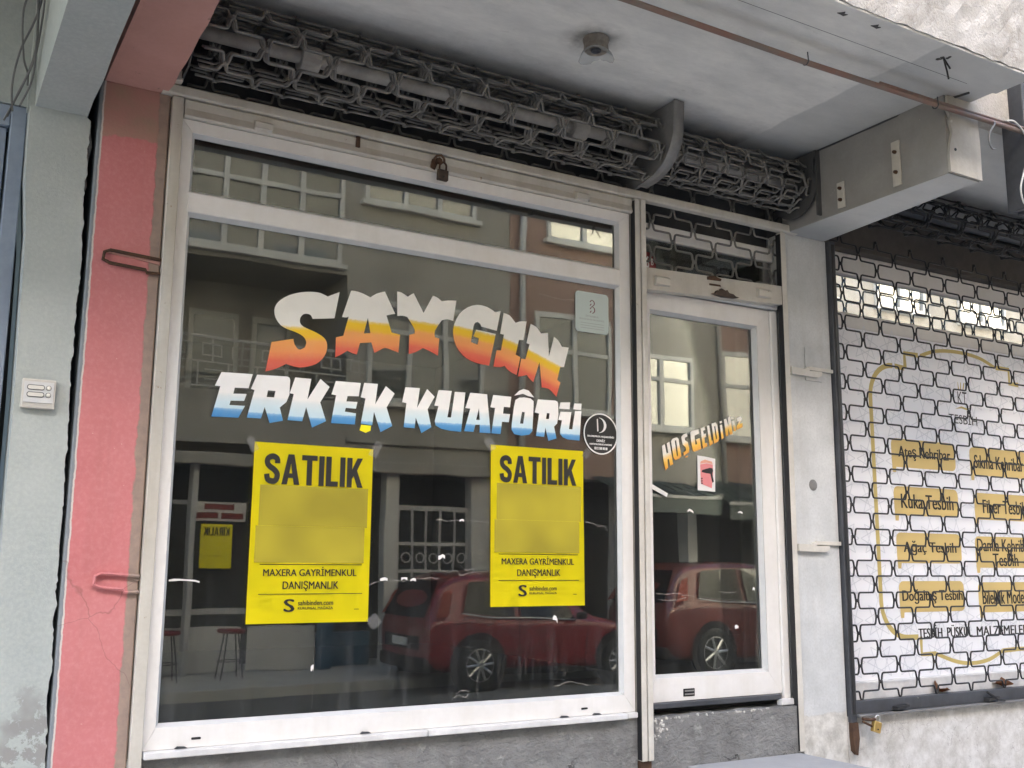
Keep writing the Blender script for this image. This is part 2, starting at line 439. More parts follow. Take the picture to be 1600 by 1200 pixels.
plain('tail_lamp', (0.55, 0.10, 0.06), 0.25)
plain('number_plate', (0.75, 0.75, 0.74), 0.4)

# ---------------------------------------------------------------- mesh helpers
def link(name, me, m, parent=None, smooth=False):
    if isinstance(me, bmesh.types.BMesh):
        b = me
        me = bpy.data.meshes.new(name)
        b.to_mesh(me)
        b.free()
    if m is not None:
        me.materials.clear()
        for q in (m if isinstance(m, (list, tuple)) else [m]):
            me.materials.append(MAT[q] if isinstance(q, str) else q)
    if smooth:
        me.polygons.foreach_set('use_smooth', [True] * len(me.polygons))
    o = bpy.data.objects.new(name, me)
    col.objects.link(o)
    if parent is not None:
        adopt(o, parent)
    return o
def world_of(o):
    mw = Matrix.LocRotScale(o.location, o.rotation_euler, o.scale)
    if o.parent:
        return world_of(o.parent) @ o.matrix_parent_inverse @ mw
    return mw
def adopt(o, p):
    o.parent = p
    o.matrix_parent_inverse = world_of(p).inverted()
def tag(o, label, cat, group=None):
    o['label'] = label
    o['category'] = cat
    if group:
        o['group'] = group
    return o
def thing(name, loc, label, cat, group=None):
    o = bpy.data.objects.new(name, None)
    o.empty_display_size = 0.1
    col.objects.link(o)
    o.location = loc
    return tag(o, label, cat, group)
def struct(name, bm, m):
    o = link(name, bm, m)
    o['kind'] = 'structure'
    return o
def add_box(bm, x0, x1, y0, y1, z0, z1, bev=0.0, seg=2, mi=0):
    vs = [bm.verts.new((x, y, z)) for z in (z0, z1) for y in (y0, y1) for x in (x0, x1)]
    fs = [bm.faces.new([vs[i] for i in f]) for f in ((0, 2, 3, 1), (4, 5, 7, 6), (0, 1, 5, 4), (2, 6, 7, 3), (0, 4, 6, 2), (1, 3, 7, 5))]
    for f in fs:
        f.material_index = mi
    if bev:
        es = list({e for f in fs for e in f.edges})
        bmesh.ops.bevel(bm, geom=es, offset=bev, segments=seg, affect='EDGES', profile=0.5)
def box(*a, **k):
    bm = bmesh.new()
    add_box(bm, *a, **k)
    return bm
def add_prism(bm, pts, a, b, axis='y', mi=0):
    """polygon pts extruded from a to b along an axis; pts are (x,z) for y, (y,z) for x, (x,y) for z"""
    def P(p, t):
        return (p[0], t, p[1]) if axis == 'y' else (t, p[0], p[1]) if axis == 'x' else (p[0], p[1], t)
    va = [bm.verts.new(P(p, a)) for p in pts]
    vb = [bm.verts.new(P(p, b)) for p in pts]
    n = len(pts)
    fs = [bm.faces.new(va), bm.faces.new(vb[::-1])]
    for i in range(n):
        fs.append(bm.faces.new((va[i], vb[i], vb[(i + 1) % n], va[(i + 1) % n])))
    for f in fs:
        f.material_index = mi
    bmesh.ops.recalc_face_normals(bm, faces=fs)
def prism(*a, **k):
    bm = bmesh.new()
    add_prism(bm, *a, **k)
    return bm
def add_tube(bm, pts, r, n=6, closed=False, caps=True):
    pts = [Vector(p) for p in pts]
    m = len(pts)
    rings = []
    up = None
    for i, p in enumerate(pts):
        if closed:
            d = pts[(i + 1) % m] - pts[i - 1]
        else:
            d = pts[min(i + 1, m - 1)] - pts[max(i - 1, 0)]
        d.normalize()
        if up is None:
            up = Vector((0, 1, 0)) if abs(d.y) < 0.9 else Vector((0, 0, 1))
        up = (up - d * up.dot(d))
        if up.length < 1e-5:
            up = d.orthogonal()
        up.normalize()
        s = d.cross(up)
        rr = r[i] if isinstance(r, (list, tuple)) else r
        rings.append([bm.verts.new(p + (up * math.cos(2 * math.pi * k / n) + s * math.sin(2 * math.pi * k / n)) * rr) for k in range(n)])
    for i in range(m if closed else m - 1):
        a, b = rings[i], rings[(i + 1) % m]
        for k in range(n):
            bm.faces.new((a[k], a[(k + 1) % n], b[(k + 1) % n], b[k]))
    if caps and not closed:
        bm.faces.new(rings[0][::-1])
        bm.faces.new(rings[-1])
def tube(*a, **k):
    bm = bmesh.new()
    add_tube(bm, *a, **k)
    bmesh.ops.recalc_face_normals(bm, faces=bm.faces)
    return bm
def add_lathe(bm, prof, c, axis='z', n=24):
    """(r, h) profile turned round an axis through c"""
    rings = []
    for r, h in prof:
        ring = []
        for k in range(n):
            a = 2 * math.pi * k / n
            u, v = r * math.cos(a), r * math.sin(a)
            p = (u, v, h) if axis == 'z' else (u, h, v) if axis == 'y' else (h, u, v)
            ring.append(bm.verts.new((c[0] + p[0], c[1] + p[1], c[2] + p[2])))
        rings.append(ring)
    for a, b in zip(rings, rings[1:]):
        for k in range(n):
            bm.faces.new((a[k], a[(k + 1) % n], b[(k + 1) % n], b[k]))
    for ring in (rings[0], rings[-1]):
        try:
            bm.faces.new(ring)
        except ValueError:
            pass
    bmesh.ops.recalc_face_normals(bm, faces=bm.faces)
def lathe(*a, **k):
    bm = bmesh.new()
    add_lathe(bm, *a, **k)
    return bm
def bez(pts, n=8):
    """Catmull-Rom through points"""
    P = [Vector(p) for p in pts]
    out = []
    for i in range(len(P) - 1):
        a, b, c, d = P[max(i - 1, 0)], P[i], P[i + 1], P[min(i + 2, len(P) - 1)]
        for k in range(n):
            t = k / n
            out.append(0.5 * ((2 * b) + (c - a) * t + (2 * a - 5 * b + 4 * c - d) * t * t + (3 * b - a - 3 * c + d) * t ** 3))
    out.append(P[-1])
    return out
def round_rect(x0, x1, z0, z1, r, n=5):
    out = []
    for cx, cz, a0 in ((x1 - r, z0 + r, -90), (x1 - r, z1 - r, 0), (x0 + r, z1 - r, 90), (x0 + r, z0 + r, 180)):
        for k in range(n + 1):
            a = R(a0 + 90 * k / n)
            out.append((cx + r * math.cos(a), cz + r * math.sin(a)))
    return out
def curve_mesh(name, cu):
    o = bpy.data.objects.new('tmp', cu)
    col.objects.link(o)
    dg = bpy.context.evaluated_depsgraph_get()
    me = bpy.data.meshes.new_from_object(o.evaluated_get(dg))
    bpy.data.objects.remove(o)
    bpy.data.curves.remove(cu)
    me.name = name
    return me
def flat_shape(name, polys, y, depth, m, parent=None):
    """closed outlines with holes in the xz plane, a thin sheet whose front lies at y"""
    cu = bpy.data.curves.new(name, 'CURVE')
    cu.dimensions = '2D'
    cu.fill_mode = 'BOTH'
    cu.extrude = depth / 2
    for q in polys:
        sp = cu.splines.new('POLY')
        sp.points.add(len(q) - 1)
        for p, (a, b) in zip(sp.points, q):
            p.co = (a, b, 0, 1)
        sp.use_cyclic_u = True
    me = curve_mesh(name, cu)
    me.transform(Matrix(((1, 0, 0, 0), (0, 0, -1, y + depth / 2), (0, 1, 0, 0), (0, 0, 0, 1))))
    return link(name, me, m, parent)
def text(name, body, x0, x1, z0, z1, y, m, parent=None, bold=0.0, depth=0.0006, facing=-1, shear=0.0):
    """lettering fitted to a box on a wall plane; facing -1 looks from the shops to the street, +1 from across it.
    bold (share of the letter height) thickens the strokes with shifted layers of ink"""
    cu = bpy.data.curves.new(name, 'FONT')
    cu.body = body
    cu.size = 1.0
    cu.shear = shear
    cu.resolution_u = 3
    cu.fill_mode = 'FRONT'
    me = curve_mesh(name, cu)
    V = [v.co.copy() for v in me.vertices]
    F = [list(p.vertices) for p in me.polygons]
    bpy.data.meshes.remove(me)
    ax, bx = min(v.x for v in V), max(v.x for v in V)
    ay, by = min(v.y for v in V), max(v.y for v in V)
    b = bold * (z1 - z0)
    shifts = [0.0] if b <= 0 else [-b, 0.0, b]
    verts, faces = [], []
    for n_, sh in enumerate(shifts):
        base = len(verts)
        for v in V:
            u = (v.x - ax) / (bx - ax)
            w = (v.y - ay) / (by - ay)
            X = x0 + b + (x1 - x0 - 2 * b) * (u if facing < 0 else 1 - u) + sh
            verts.append((X, y + facing * 0.00012 * n_, z0 + (z1 - z0) * w))
        faces += [[base + k for k in f] for f in F]
    me = bpy.data.meshes.new(name)
    me.from_pydata(verts, [], faces)
    return link(name, me, m, parent)
def ribbon(pts, w):
    P = [Vector(p) for p in pts]
    a, c = [], []
    for i, p in enumerate(P):
        d = (P[min(i + 1, len(P) - 1)] - P[max(i - 1, 0)]).normalized()
        n_ = Vector((-d.y, d.x)) * w / 2
        a.append(tuple(p + n_)); c.append(tuple(p - n_))
    return a + c[::-1]
# narrow heavy poster capitals: (width, outlines) on a unit-high grid
_s = [(p.x, p.y) for p in bez([(0.475, 0.68, 0), (0.455, 0.83, 0), (0.30, 0.905, 0), (0.13, 0.83, 0), (0.11, 0.68, 0), (0.20, 0.57, 0), (0.36, 0.47, 0), (0.47, 0.35, 0), (0.475, 0.22, 0), (0.41, 0.11, 0), (0.28, 0.092, 0), (0.14, 0.15, 0), (0.098, 0.32, 0)], 4)]
CAPS = {'S': (0.575, [ribbon(_s, 0.19)]),
        'A': (0.66, [[(0.0, 0.0), (0.20, 0.0), (0.245, 0.22), (0.415, 0.22), (0.46, 0.0), (0.66, 0.0), (0.44, 1.0), (0.22, 1.0)], [(0.275, 0.37), (0.33, 0.70), (0.385, 0.37)]]),
        'T': (0.58, [[(0.19, 0.0), (0.39, 0.0), (0.39, 0.83), (0.58, 0.83), (0.58, 1.0), (0.0, 1.0), (0.0, 0.83), (0.19, 0.83)]]),
        'I': (0.20, [[(0.0, 0.0), (0.20, 0.0), (0.20, 1.0), (0.0, 1.0)]]),
        'L': (0.47, [[(0.0, 0.0), (0.47, 0.0), (0.47, 0.17), (0.20, 0.17), (0.20, 1.0), (0.0, 1.0)]]),
        'K': (0.63, [[(0.0, 0.0), (0.20, 0.0), (0.20, 0.28), (0.265, 0.39), (0.42, 0.0), (0.63, 0.0), (0.395, 0.58), (0.61, 1.0), (0.40, 1.0), (0.20, 0.60), (0.20, 1.0), (0.0, 1.0)]]),
        'R': (0.60, [[(0.0, 0.0), (0.20, 0.0), (0.20, 0.40), (0.28, 0.40), (0.38, 0.0), (0.60, 0.0), (0.47, 0.44), (0.57, 0.55), (0.58, 0.78), (0.50, 0.95), (0.38, 1.0), (0.0, 1.0)], [(0.20, 0.56), (0.34, 0.57), (0.38, 0.70), (0.34, 0.83), (0.20, 0.84)]])}
def caps(name, word, x0, x1, z0, z1, y, m, parent, gap=0.070, facing=-1):
    tot = sum(CAPS[c][0] for c in word) + gap * (len(word) - 1)
    u = 0.0
    for c in word:
        w, polys = CAPS[c]
        def fx(a):
            f = (u + a) / tot
            return x0 + (x1 - x0) * (f if facing < 0 else 1 - f)
        flat_shape(name, [[(fx(a), z0 + (z1 - z0) * b) for a, b in q] for q in polys], y, 0.0003, m, parent)
        u += w + gap

# outlines of the painted letters, metres on the glass plane (x, z)
LETTERS = json.loads("""{"S":[[[1.4736,2.7444],[1.4554,2.6317],[1.363,2.6174],[1.3598,2.6246],[1.3558,2.6307],[1.3498,2.6341],[1.3425,2.6354],[1.3339,2.635],[1.3253,2.6323],[1.3182,2.6264],[1.3129,2.6187],[1.3103,2.6101],[1.3102,2.6013],[1.3119,2.5938],[1.3164,2.5871],[1.3245,2.5817],[1.3363,2.5767],[1.3533,2.5716],[1.3716,2.566],[1.3883,2.5596],[1.4029,2.5526],[1.4135,2.5455],[1.4212,2.5375],[1.4262,2.5281],[1.4286,2.5168],[1.4284,2.502],[1.4254,2.4864],[1.4196,2.4724],[1.411,2.4592],[1.3996,2.4464],[1.3857,2.4352],[1.3692,2.4271],[1.3516,2.4211],[1.3345,2.4161],[1.3174,2.4134],[1.2995,2.4144],[1.2831,2.417],[1.2715,2.4196],[1.2616,2.4223],[1.2472,2.4133],[1.2329,2.4048],[1.2183,2.3975],[1.2042,2.3915],[1.192,2.3874],[1.1805,2.3841],[1.1989,2.5034],[1.2868,2.5262],[1.2888,2.5157],[1.292,2.5056],[1.2983,2.4967],[1.3056,2.4881],[1.3118,2.4866],[1.3186,2.4866],[1.3267,2.491],[1.3354,2.4969],[1.3388,2.5062],[1.3407,2.5154],[1.3387,2.5249],[1.3338,2.5338],[1.3261,2.5407],[1.316,2.5466],[1.3036,2.5517],[1.2897,2.5562],[1.2746,2.5595],[1.2595,2.5631],[1.2459,2.568],[1.2335,2.5748],[1.2223,2.5854],[1.2134,2.5976],[1.2079,2.6096],[1.2051,2.6219],[1.2044,2.6345],[1.2069,2.6475],[1.2135,2.6614],[1.2246,2.6754],[1.2414,2.6892],[1.2618,2.7019],[1.2845,2.712],[1.3085,2.72],[1.333,2.7256],[1.3562,2.7288],[1.3748,2.7299],[1.3915,2.7286],[1.4074,2.7242],[1.423,2.7185],[1.4362,2.7255],[1.4493,2.7323],[1.4616,2.7384]]],"A":[[[1.5232,2.7572],[1.5327,2.7579],[1.5438,2.7578],[1.5592,2.7558],[1.5762,2.7522],[1.5927,2.7466],[1.6092,2.7402],[1.6222,2.7508],[1.6366,2.7606],[1.6546,2.7681],[1.6739,2.7748],[1.7231,2.6845],[1.7143,2.6824],[1.7051,2.68],[1.6948,2.6765],[1.684,2.6728],[1.7098,2.6021],[1.748,2.5977],[1.743,2.5203],[1.7259,2.5247],[1.7095,2.5286],[1.6947,2.5323],[1.6811,2.5334],[1.6692,2.5282],[1.6581,2.5207],[1.6466,2.514],[1.6352,2.5072],[1.6199,2.5495],[1.5695,2.5415],[1.5575,2.4921],[1.5487,2.493],[1.5392,2.4945],[1.5281,2.4983],[1.5163,2.5029],[1.5031,2.4936],[1.49,2.4848],[1.4772,2.4772],[1.4646,2.47],[1.465,2.5534],[1.4961,2.5635],[1.517,2.647],[1.5125,2.6438],[1.5068,2.6413],[1.4978,2.6408],[1.4878,2.641]]
,[[1.6013,2.6533],[1.5851,2.5842],[1.6141,2.5885]]],"Y":[[[1.7299,2.7827],[1.7395,2.7826],[1.7502,2.781],[1.7643,2.7747],[1.7796,2.7668],[1.7868,2.7726],[1.7939,2.7779],[1.8004,2.7821],[1.8068,2.7859],[1.8554,2.7055],[1.8981,2.7871],[1.9079,2.7856],[1.9182,2.7829],[1.9294,2.7765],[1.941,2.7689],[1.9554,2.7727],[1.9712,2.7762],[1.9908,2.7787],[2.0118,2.7808],[1.9982,2.6891],[1.9826,2.6914],[1.9678,2.6923],[1.9549,2.689],[1.9428,2.6845],[1.9244,2.6582],[1.9104,2.6345],[1.9091,2.6185],[1.912,2.605],[1.932,2.6019],[1.9271,2.5269],[1.9121,2.5332],[1.8961,2.5395],[1.8768,2.5459],[1.8565,2.5523],[1.8396,2.5414],[1.8229,2.5315],[1.8068,2.5246],[1.7909,2.5188],[1.7912,2.6019],[1.8152,2.6102],[1.8171,2.6186],[1.8147,2.6305],[1.7992,2.6527],[1.7795,2.6782],[1.7687,2.6799],[1.7577,2.6809],[1.7459,2.6793],[1.7339,2.6769]]],"G":[[[2.2345,2.7632],[2.2157,2.6713],[2.1375,2.6807],[2.1353,2.6865],[2.1321,2.6918],[2.126,2.6959],[2.1189,2.6996],[2.106,2.6933],[2.1025,2.688],[2.0985,2.6759],[2.0928,2.6435],[2.0866,2.6045],[2.1204,2.5967],[2.1267,2.6269],[2.0991,2.6316],[2.1117,2.6635],[2.2106,2.6556],[2.179,2.5097],[2.1569,2.5105],[2.1346,2.5121],[2.111,2.5154],[2.0879,2.5211],[2.0663,2.53],[2.0466,2.5421],[2.0294,2.5583],[2.0154,2.5779],[2.0052,2.6016],[1.9993,2.6268],[1.9989,2.6501],[2.0035,2.6736],[2.0136,2.6991],[2.0282,2.7232],[2.0471,2.7431],[2.0687,2.7589],[2.0916,2.7698],[2.1153,2.776],[2.1398,2.7767],[2.1626,2.7737],[2.1808,2.7678],[2.1945,2.7613],[2.2012,2.7576],[2.2052,2.7546]]],"I":[[[2.2507,2.7567],[2.266,2.7542],[2.2804,2.75],[2.2925,2.7401],[2.3023,2.7297],[2.3084,2.7238],[2.3132,2.7191],[2.3232,2.7238],[2.335,2.728],[2.3519,2.7305],[2.3706,2.7325],[2.3546,2.6448],[2.3312,2.6431],[2.3143,2.5734],[2.3387,2.5642],[2.3203,2.4816],[2.3082,2.4847],[2.296,2.4887],[2.2832,2.4953],[2.2718,2.5027],[2.2643,2.5096],[2.2583,2.5164],[2.2469,2.5119],[2.2344,2.5083],[2.2185,2.5074],[2.2016,2.5073],[2.2166,2.5831],[2.239,2.5841],[2.2532,2.6578],[2.2339,2.6593]]],"N":[[[2.3928,2.7241],[2.4091,2.719],[2.4234,2.7133],[2.4316,2.7057],[2.4373,2.698],[2.4431,2.6919],[2.4485,2.6863],[2.485,2.693],[2.4908,2.5828],[2.519,2.6785],[2.5305,2.672],[2.5417,2.664],[2.5519,2.6512],[2.5617,2.6369],[2.599,2.6371],[2.5729,2.5429],[2.5513,2.5407],[2.5359,2.4786],[2.5529,2.4691],[2.5313,2.4011],[2.5226,2.4086],[2.5133,2.4163],[2.5034,2.4256],[2.4909,2.4335],[2.4729,2.4362],[2.453,2.4372],[2.4405,2.5534],[2.4077,2.4568],[2.396,2.4655],[2.3856,2.4738],[2.3794,2.4806],[2.3746,2.4869],[2.364,2.4834],[2.3529,2.4801],[2.3401,2.4775],[2.3268,2.4752],[2.3442,2.5576],[2.3661,2.5575],[2.3877,2.6294],[2.3712,2.6323]]],"E1":[[[1.0101,2.3642],[1.1308,2.3677],[1.1171,2.3112],[1.0637,2.3086],[1.0594,2.2849],[1.1104,2.288],[1.1024,2.2606],[1.0503,2.2571],[1.0466,2.2397],[1.1067,2.2414],[1.0836,2.1939],[0.9811,2.1906],[1.0085,2.3092],[0.988,2.31]]],"R1":[[[1.1483,2.3675],[1.2698,2.3717],[1.2778,2.3677],[1.2811,2.3598],[1.2803,2.2997],[1.2695,2.2701],[1.2439,2.2465],[1.2593,2.1955],[1.2062,2.1821],[1.1842,2.244],[1.1713,2.1974],[1.116,2.1964],[1.1409,2.3063],[1.1266,2.3097]]
,[[1.1939,2.3101],[1.2241,2.31],[1.2196,2.2839],[1.1895,2.2832]]],"K1":[[[1.3016,2.3714],[1.3676,2.3715],[1.3547,2.2869],[1.4061,2.3752],[1.4453,2.3461],[1.4084,2.2808],[1.4355,2.2064],[1.3782,2.1766],[1.351,2.2577],[1.3372,2.199],[1.2775,2.1993],[1.2982,2.3046],[1.2815,2.3065]]],"E2":[[[1.4713,2.3731],[1.5787,2.3748],[1.5717,2.3194],[1.5234,2.3162],[1.519,2.2936],[1.5667,2.2952],[1.5614,2.2675],[1.5174,2.2674],[1.5138,2.2514],[1.5621,2.2479],[1.5585,2.2023],[1.457,2.2007],[1.4745,2.3153],[1.455,2.3175]]],"K2":[[[1.5944,2.3772],[1.6539,2.3778],[1.6449,2.2918],[1.6906,2.3721],[1.7304,2.3444],[1.696,2.2835],[1.7235,2.2079],[1.6723,2.1793],[1.6405,2.2615],[1.6344,2.2049],[1.5844,2.2077],[1.6018,2.3131],[1.5807,2.3162]]],"K3":[[[1.7792,2.3761],[1.8457,2.378],[1.8345,2.2923],[1.8799,2.3774],[1.9156,2.3469],[1.8836,2.291],[1.9028,2.2158],[1.8572,2.1878],[1.8298,2.2525],[1.8252,2.206],[1.7758,2.2067],[1.7855,2.3093],[1.7656,2.3118]]],"U1":[[[1.9344,2.378],[1.9967,2.3793],[1.978,2.2639],[1.9958,2.2642],[2.0117,2.3769],[2.0629,2.3788],[2.0447,2.2061],[1.991,2.2072],[1.9496,2.2128],[1.9229,2.2252],[1.9185,2.2434],[1.9347,2.3085],[1.9153,2.3095]]],"A1":[[[2.0872,2.3798],[2.1703,2.3801],[2.1897,2.2102],[2.1356,2.2092],[2.1363,2.2434],[2.1137,2.2418],[2.105,2.2103],[2.0596,2.2099],[2.0883,2.3103],[2.064,2.311]]
,[[2.131,2.3165],[2.1177,2.2637],[2.136,2.264]]],"F1":[[[2.2015,2.3801],[2.2931,2.3798],[2.2871,2.332],[2.2554,2.3321],[2.2513,2.3014],[2.2873,2.3015],[2.2813,2.2651],[2.2466,2.2652],[2.2396,2.2099],[2.1941,2.2105],[2.2115,2.323],[2.1884,2.325]]],"O1":[[[2.3155,2.3677],[2.3347,2.3795],[2.3605,2.3828],[2.393,2.3811],[2.4094,2.3701],[2.4095,2.3476],[2.4034,2.235],[2.3872,2.2172],[2.3486,2.2101],[2.3103,2.2147],[2.2961,2.233],[2.2972,2.2607],[2.3081,2.3392]]
,[[2.3493,2.3175],[2.3641,2.3159],[2.356,2.2639],[2.3387,2.2638]]
,[[2.309,2.3867],[2.3345,2.4114],[2.3571,2.4207],[2.3831,2.4158],[2.4126,2.3873],[2.3799,2.3913],[2.354,2.3991],[2.3314,2.3926]]],"R2":[[[2.4323,2.3805],[2.5252,2.3828],[2.5359,2.3791],[2.54,2.3726],[2.5419,2.3186],[2.5352,2.2783],[2.5185,2.2629],[2.5318,2.2101],[2.4887,2.196],[2.4721,2.2567],[2.4656,2.2124],[2.423,2.214],[2.439,2.3162],[2.4161,2.32]]
,[[2.4799,2.3222],[2.4952,2.3217],[2.4919,2.2949],[2.4753,2.2947]]],"U2":[[[2.5534,2.3337],[2.613,2.3368],[2.5991,2.2573],[2.6182,2.2569],[2.6335,2.343],[2.6679,2.3446],[2.6568,2.2081],[2.5922,2.2096],[2.5653,2.218],[2.5519,2.2313],[2.5519,2.2511],[2.5621,2.2945],[2.5419,2.2958]]
,[[2.5534,2.3766],[2.6063,2.3811],[2.6028,2.3491],[2.5467,2.3475]]
,[[2.6302,2.3785],[2.6695,2.3806],[2.6665,2.3503],[2.6233,2.3508]]],"tape":[[[1.5861,2.2029],[1.6292,2.202],[1.6272,2.1811],[1.6065,2.1713],[1.5801,2.1803]]],"h":[[[3.179,2.2217],[3.1967,2.232],[3.2078,2.1858],[3.218,2.1906],[3.21,2.2363],[3.2262,2.2457],[3.2475,2.1356],[3.2286,2.1271],[3.2215,2.1614],[3.2119,2.1567],[3.2152,2.1172],[3.199,2.103],[3.187,2.1532]]],"o":[[[3.2369,2.2485],[3.248,2.2619],[3.2723,2.2699],[3.2829,2.2642],[3.2995,2.1785],[3.2857,2.1651],[3.2613,2.1565],[3.2509,2.1673]]
,[[3.26,2.2521],[3.2687,2.2557],[3.2796,2.1795],[3.2714,2.1748]]],"s":[[[3.302,2.274],[3.316,2.2877],[3.3379,2.2956],[3.3402,2.2787],[3.3236,2.2712],[3.3249,2.2585],[3.3421,2.2511],[3.3511,2.2218],[3.3488,2.2004],[3.3157,2.1815],[3.3135,2.1983],[3.3311,2.2079],[3.3278,2.2247],[3.3091,2.2362]]
,[[3.3265,2.1779],[3.3413,2.1839],[3.3411,2.1767],[3.3263,2.1716]]],"g":[[[3.3599,2.2993],[3.3636,2.3043],[3.3711,2.3095],[3.39,2.3148],[3.4127,2.3201],[3.4148,2.2988],[3.4026,2.2935],[3.3925,2.2886],[3.388,2.2871],[3.3868,2.2818],[3.3883,2.2637],[3.391,2.2414],[3.4032,2.2443],[3.4016,2.2508],[3.3998,2.257],[3.3973,2.2623],[3.3946,2.2673],[3.4197,2.2754],[3.429,2.2224],[3.3845,2.206],[3.379,2.2069],[3.3737,2.2126],[3.3685,2.2324],[3.3641,2.2568],[3.3616,2.2781]]],"e":[[[3.4268,2.3254],[3.4521,2.3359],[3.4572,2.3211],[3.4431,2.3145],[3.4464,2.2966],[3.4594,2.3018],[3.4599,2.2846],[3.4503,2.2796],[3.4522,2.2517],[3.4645,2.2547],[3.4684,2.2377],[3.4402,2.2243]]],"l":[[[3.469,2.3415],[3.4832,2.3447],[3.4973,2.2654],[3.5031,2.2701],[3.5053,2.253],[3.4841,2.2395]]],"d":[[[3.5003,2.3546],[3.526,2.3631],[3.5369,2.3508],[3.5475,2.2817],[3.5396,2.266],[3.5138,2.2544]]
,[[3.5157,2.3427],[3.5236,2.3432],[3.5339,2.2808],[3.5264,2.276]]],"i":[[[3.5551,2.3521],[3.5684,2.3552],[3.5784,2.2882],[3.5644,2.2785]]
,[[3.5535,2.3695],[3.5679,2.3749],[3.5692,2.3641],[3.5554,2.3595]]],"n":[[[3.5836,2.3827],[3.5982,2.3882],[3.6139,2.3476],[3.6111,2.3958],[3.6247,2.4035],[3.6385,2.3141],[3.6227,2.3065],[3.6079,2.3428],[3.6092,2.3012],[3.5936,2.2957]]],"i2":[[[3.6381,2.378],[3.651,2.3825],[3.6629,2.3312],[3.6488,2.3259]]
,[[3.6337,2.3975],[3.6472,2.4021],[3.649,2.3908],[3.6361,2.3862]]],"z":[[[3.6708,2.3982],[3.7004,2.4093],[3.7045,2.3941],[3.6857,2.3638],[3.7078,2.3743],[3.708,2.3522],[3.6683,2.3347],[3.6672,2.3514],[3.6847,2.3815],[3.6717,2.3774]]]}""")

# ================================================================ the setting
bm = bmesh.new(); add_box(bm, -60, 60, -9.1, -1.9, -0.4, 0.0)
struct('road', bm, 'asphalt')
bm = bmesh.new(); add_box(bm, -60, 60, -1.9, 0.6, -0.4, 0.14, 0.015)
struct('pavement', bm, 'paving')
bm = bmesh.new(); add_box(bm, -60, 60, -14, -9.1, -0.4, 0.13, 0.015)
struct('far_pavement', bm, 'paving')

# ================================================================ barber shop building
bld = thing('barber_shop_building', (0.5, 0, 0.14), 'shop building with rose pillar, whitewashed canopy slab and white framed shop window and door', 'building')
def part(name, bm, m, parent=None, smooth=False):
    return link(name, bm, m, bld if parent is None else parent, smooth)

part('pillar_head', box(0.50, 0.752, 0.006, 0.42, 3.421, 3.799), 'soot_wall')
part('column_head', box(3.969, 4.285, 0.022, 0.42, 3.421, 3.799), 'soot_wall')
part('joint_filler', box(0.40, 0.60, 0.43, 0.50, 0.14, 4.6), 'soot_wall')
part('joint_filler', box(0.486, 0.499, -1.30, 0.43, 3.50, 4.6), 'soot_wall')
part('pillar', box(0.497, 0.752, 0.0, 0.40, 0.14, 3.42, bev=0.006), 'pink')
# rose beam running out over the pavement, its lower right arris a little wavy
bm = bmesh.new()
pts = []
for i in range(14):
    y = 0.004 - 1.34 * i / 13
    w = 0.742 + 0.0025 * math.sin(i * 2.3) - 0.016 * i / 13 - (0.010 if i == 0 else 0)
    pts.append((y, w))
vs0 = [bm.verts.new((0.512, y, 3.418)) for y, w in pts]
vs1 = [bm.verts.new((w, y, 3.418 + 0.002 * math.sin(i))) for i, (y, w) in enumerate(pts)]
vs2 = [bm.verts.new((w + 0.004, y, 3.80)) for y, w in pts]
vs3 = [bm.verts.new((0.512, y, 3.80)) for y, w in pts]
for i in range(13):
    for a, b in ((vs0, vs1), (vs1, vs2), (vs2, vs3), (vs3, vs0)):
        bm.faces.new((a[i], b[i], b[i + 1], a[i + 1]))
bm.faces.new((vs0[0], vs1[0], vs2[0], vs3[0])); bm.faces.new((vs0[13], vs3[13], vs2[13], vs1[13]))
bmesh.ops.recalc_face_normals(bm, faces=bm.faces)
part('beam', bm, 'pink_old')

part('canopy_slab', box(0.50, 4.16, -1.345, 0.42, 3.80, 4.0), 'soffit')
part('drip_groove', box(0.75, 3.97, -1.164, -1.152, 3.796, 3.7992), 'soot_wall')
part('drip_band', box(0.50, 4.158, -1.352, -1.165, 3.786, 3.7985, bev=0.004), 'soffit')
bm = bmesh.new()
nx, nz = 60, 16
grid = [[bm.verts.new((0.5 + 3.665 * i / nx, -1.356 - (0.012 * random.random() if 0 < j < nz else 0.004 * random.random()), 3.79 + (0.012 * random.random() if j == 0 else 0) + 1.1 * j / nz)) for j in range(nz + 1)] for i in range(nx + 1)]
for i in range(nx):
    for j in range(nz):
        bm.faces.new((grid[i][j], grid[i + 1][j], grid[i + 1][j + 1], grid[i][j + 1]))
bk0 = [bm.verts.new((v[0].co.x, -1.22, 3.80)) for v in grid]
bk1 = [bm.verts.new((v[0].co.x, -1.22, 4.89)) for v in grid]
for i in range(nx):
    bm.faces.new((grid[i][0], bk0[i], bk0[i + 1], grid[i + 1][0]))
    bm.faces.new((grid[i][nz], grid[i + 1][nz], bk1[i + 1], bk1[i]))
    bm.faces.new((bk0[i], bk1[i], bk1[i + 1], bk0[i + 1]))
bmesh.ops.recalc_face_normals(bm, faces=bm.faces)
for i in (0, nx):
    bm.faces.new([grid[i][j] for j in range(nz + 1)] + [bk1[i], bk0[i]])
part('parapet', bm, 'parapet', smooth=False)
part('upper_wall', box(0.48, 4.2, 0.1, 0.5, 4.0, 12.0), 'upper_cream')
for k in range(2):
    for fl in range(2):
        w = part('upper_window', box(0.95 + 1.75 * k, 2.15 + 1.75 * k, 0.06, 0.12, 5.2 + 2.9 * fl, 6.7 + 2.9 * fl, bev=0.01), 'far_white')
        part('pane', box(1.02 + 1.75 * k, 2.08 + 1.75 * k, 0.05, 0.055, 5.27 + 2.9 * fl, 6.63 + 2.9 * fl), 'far_glass', w)

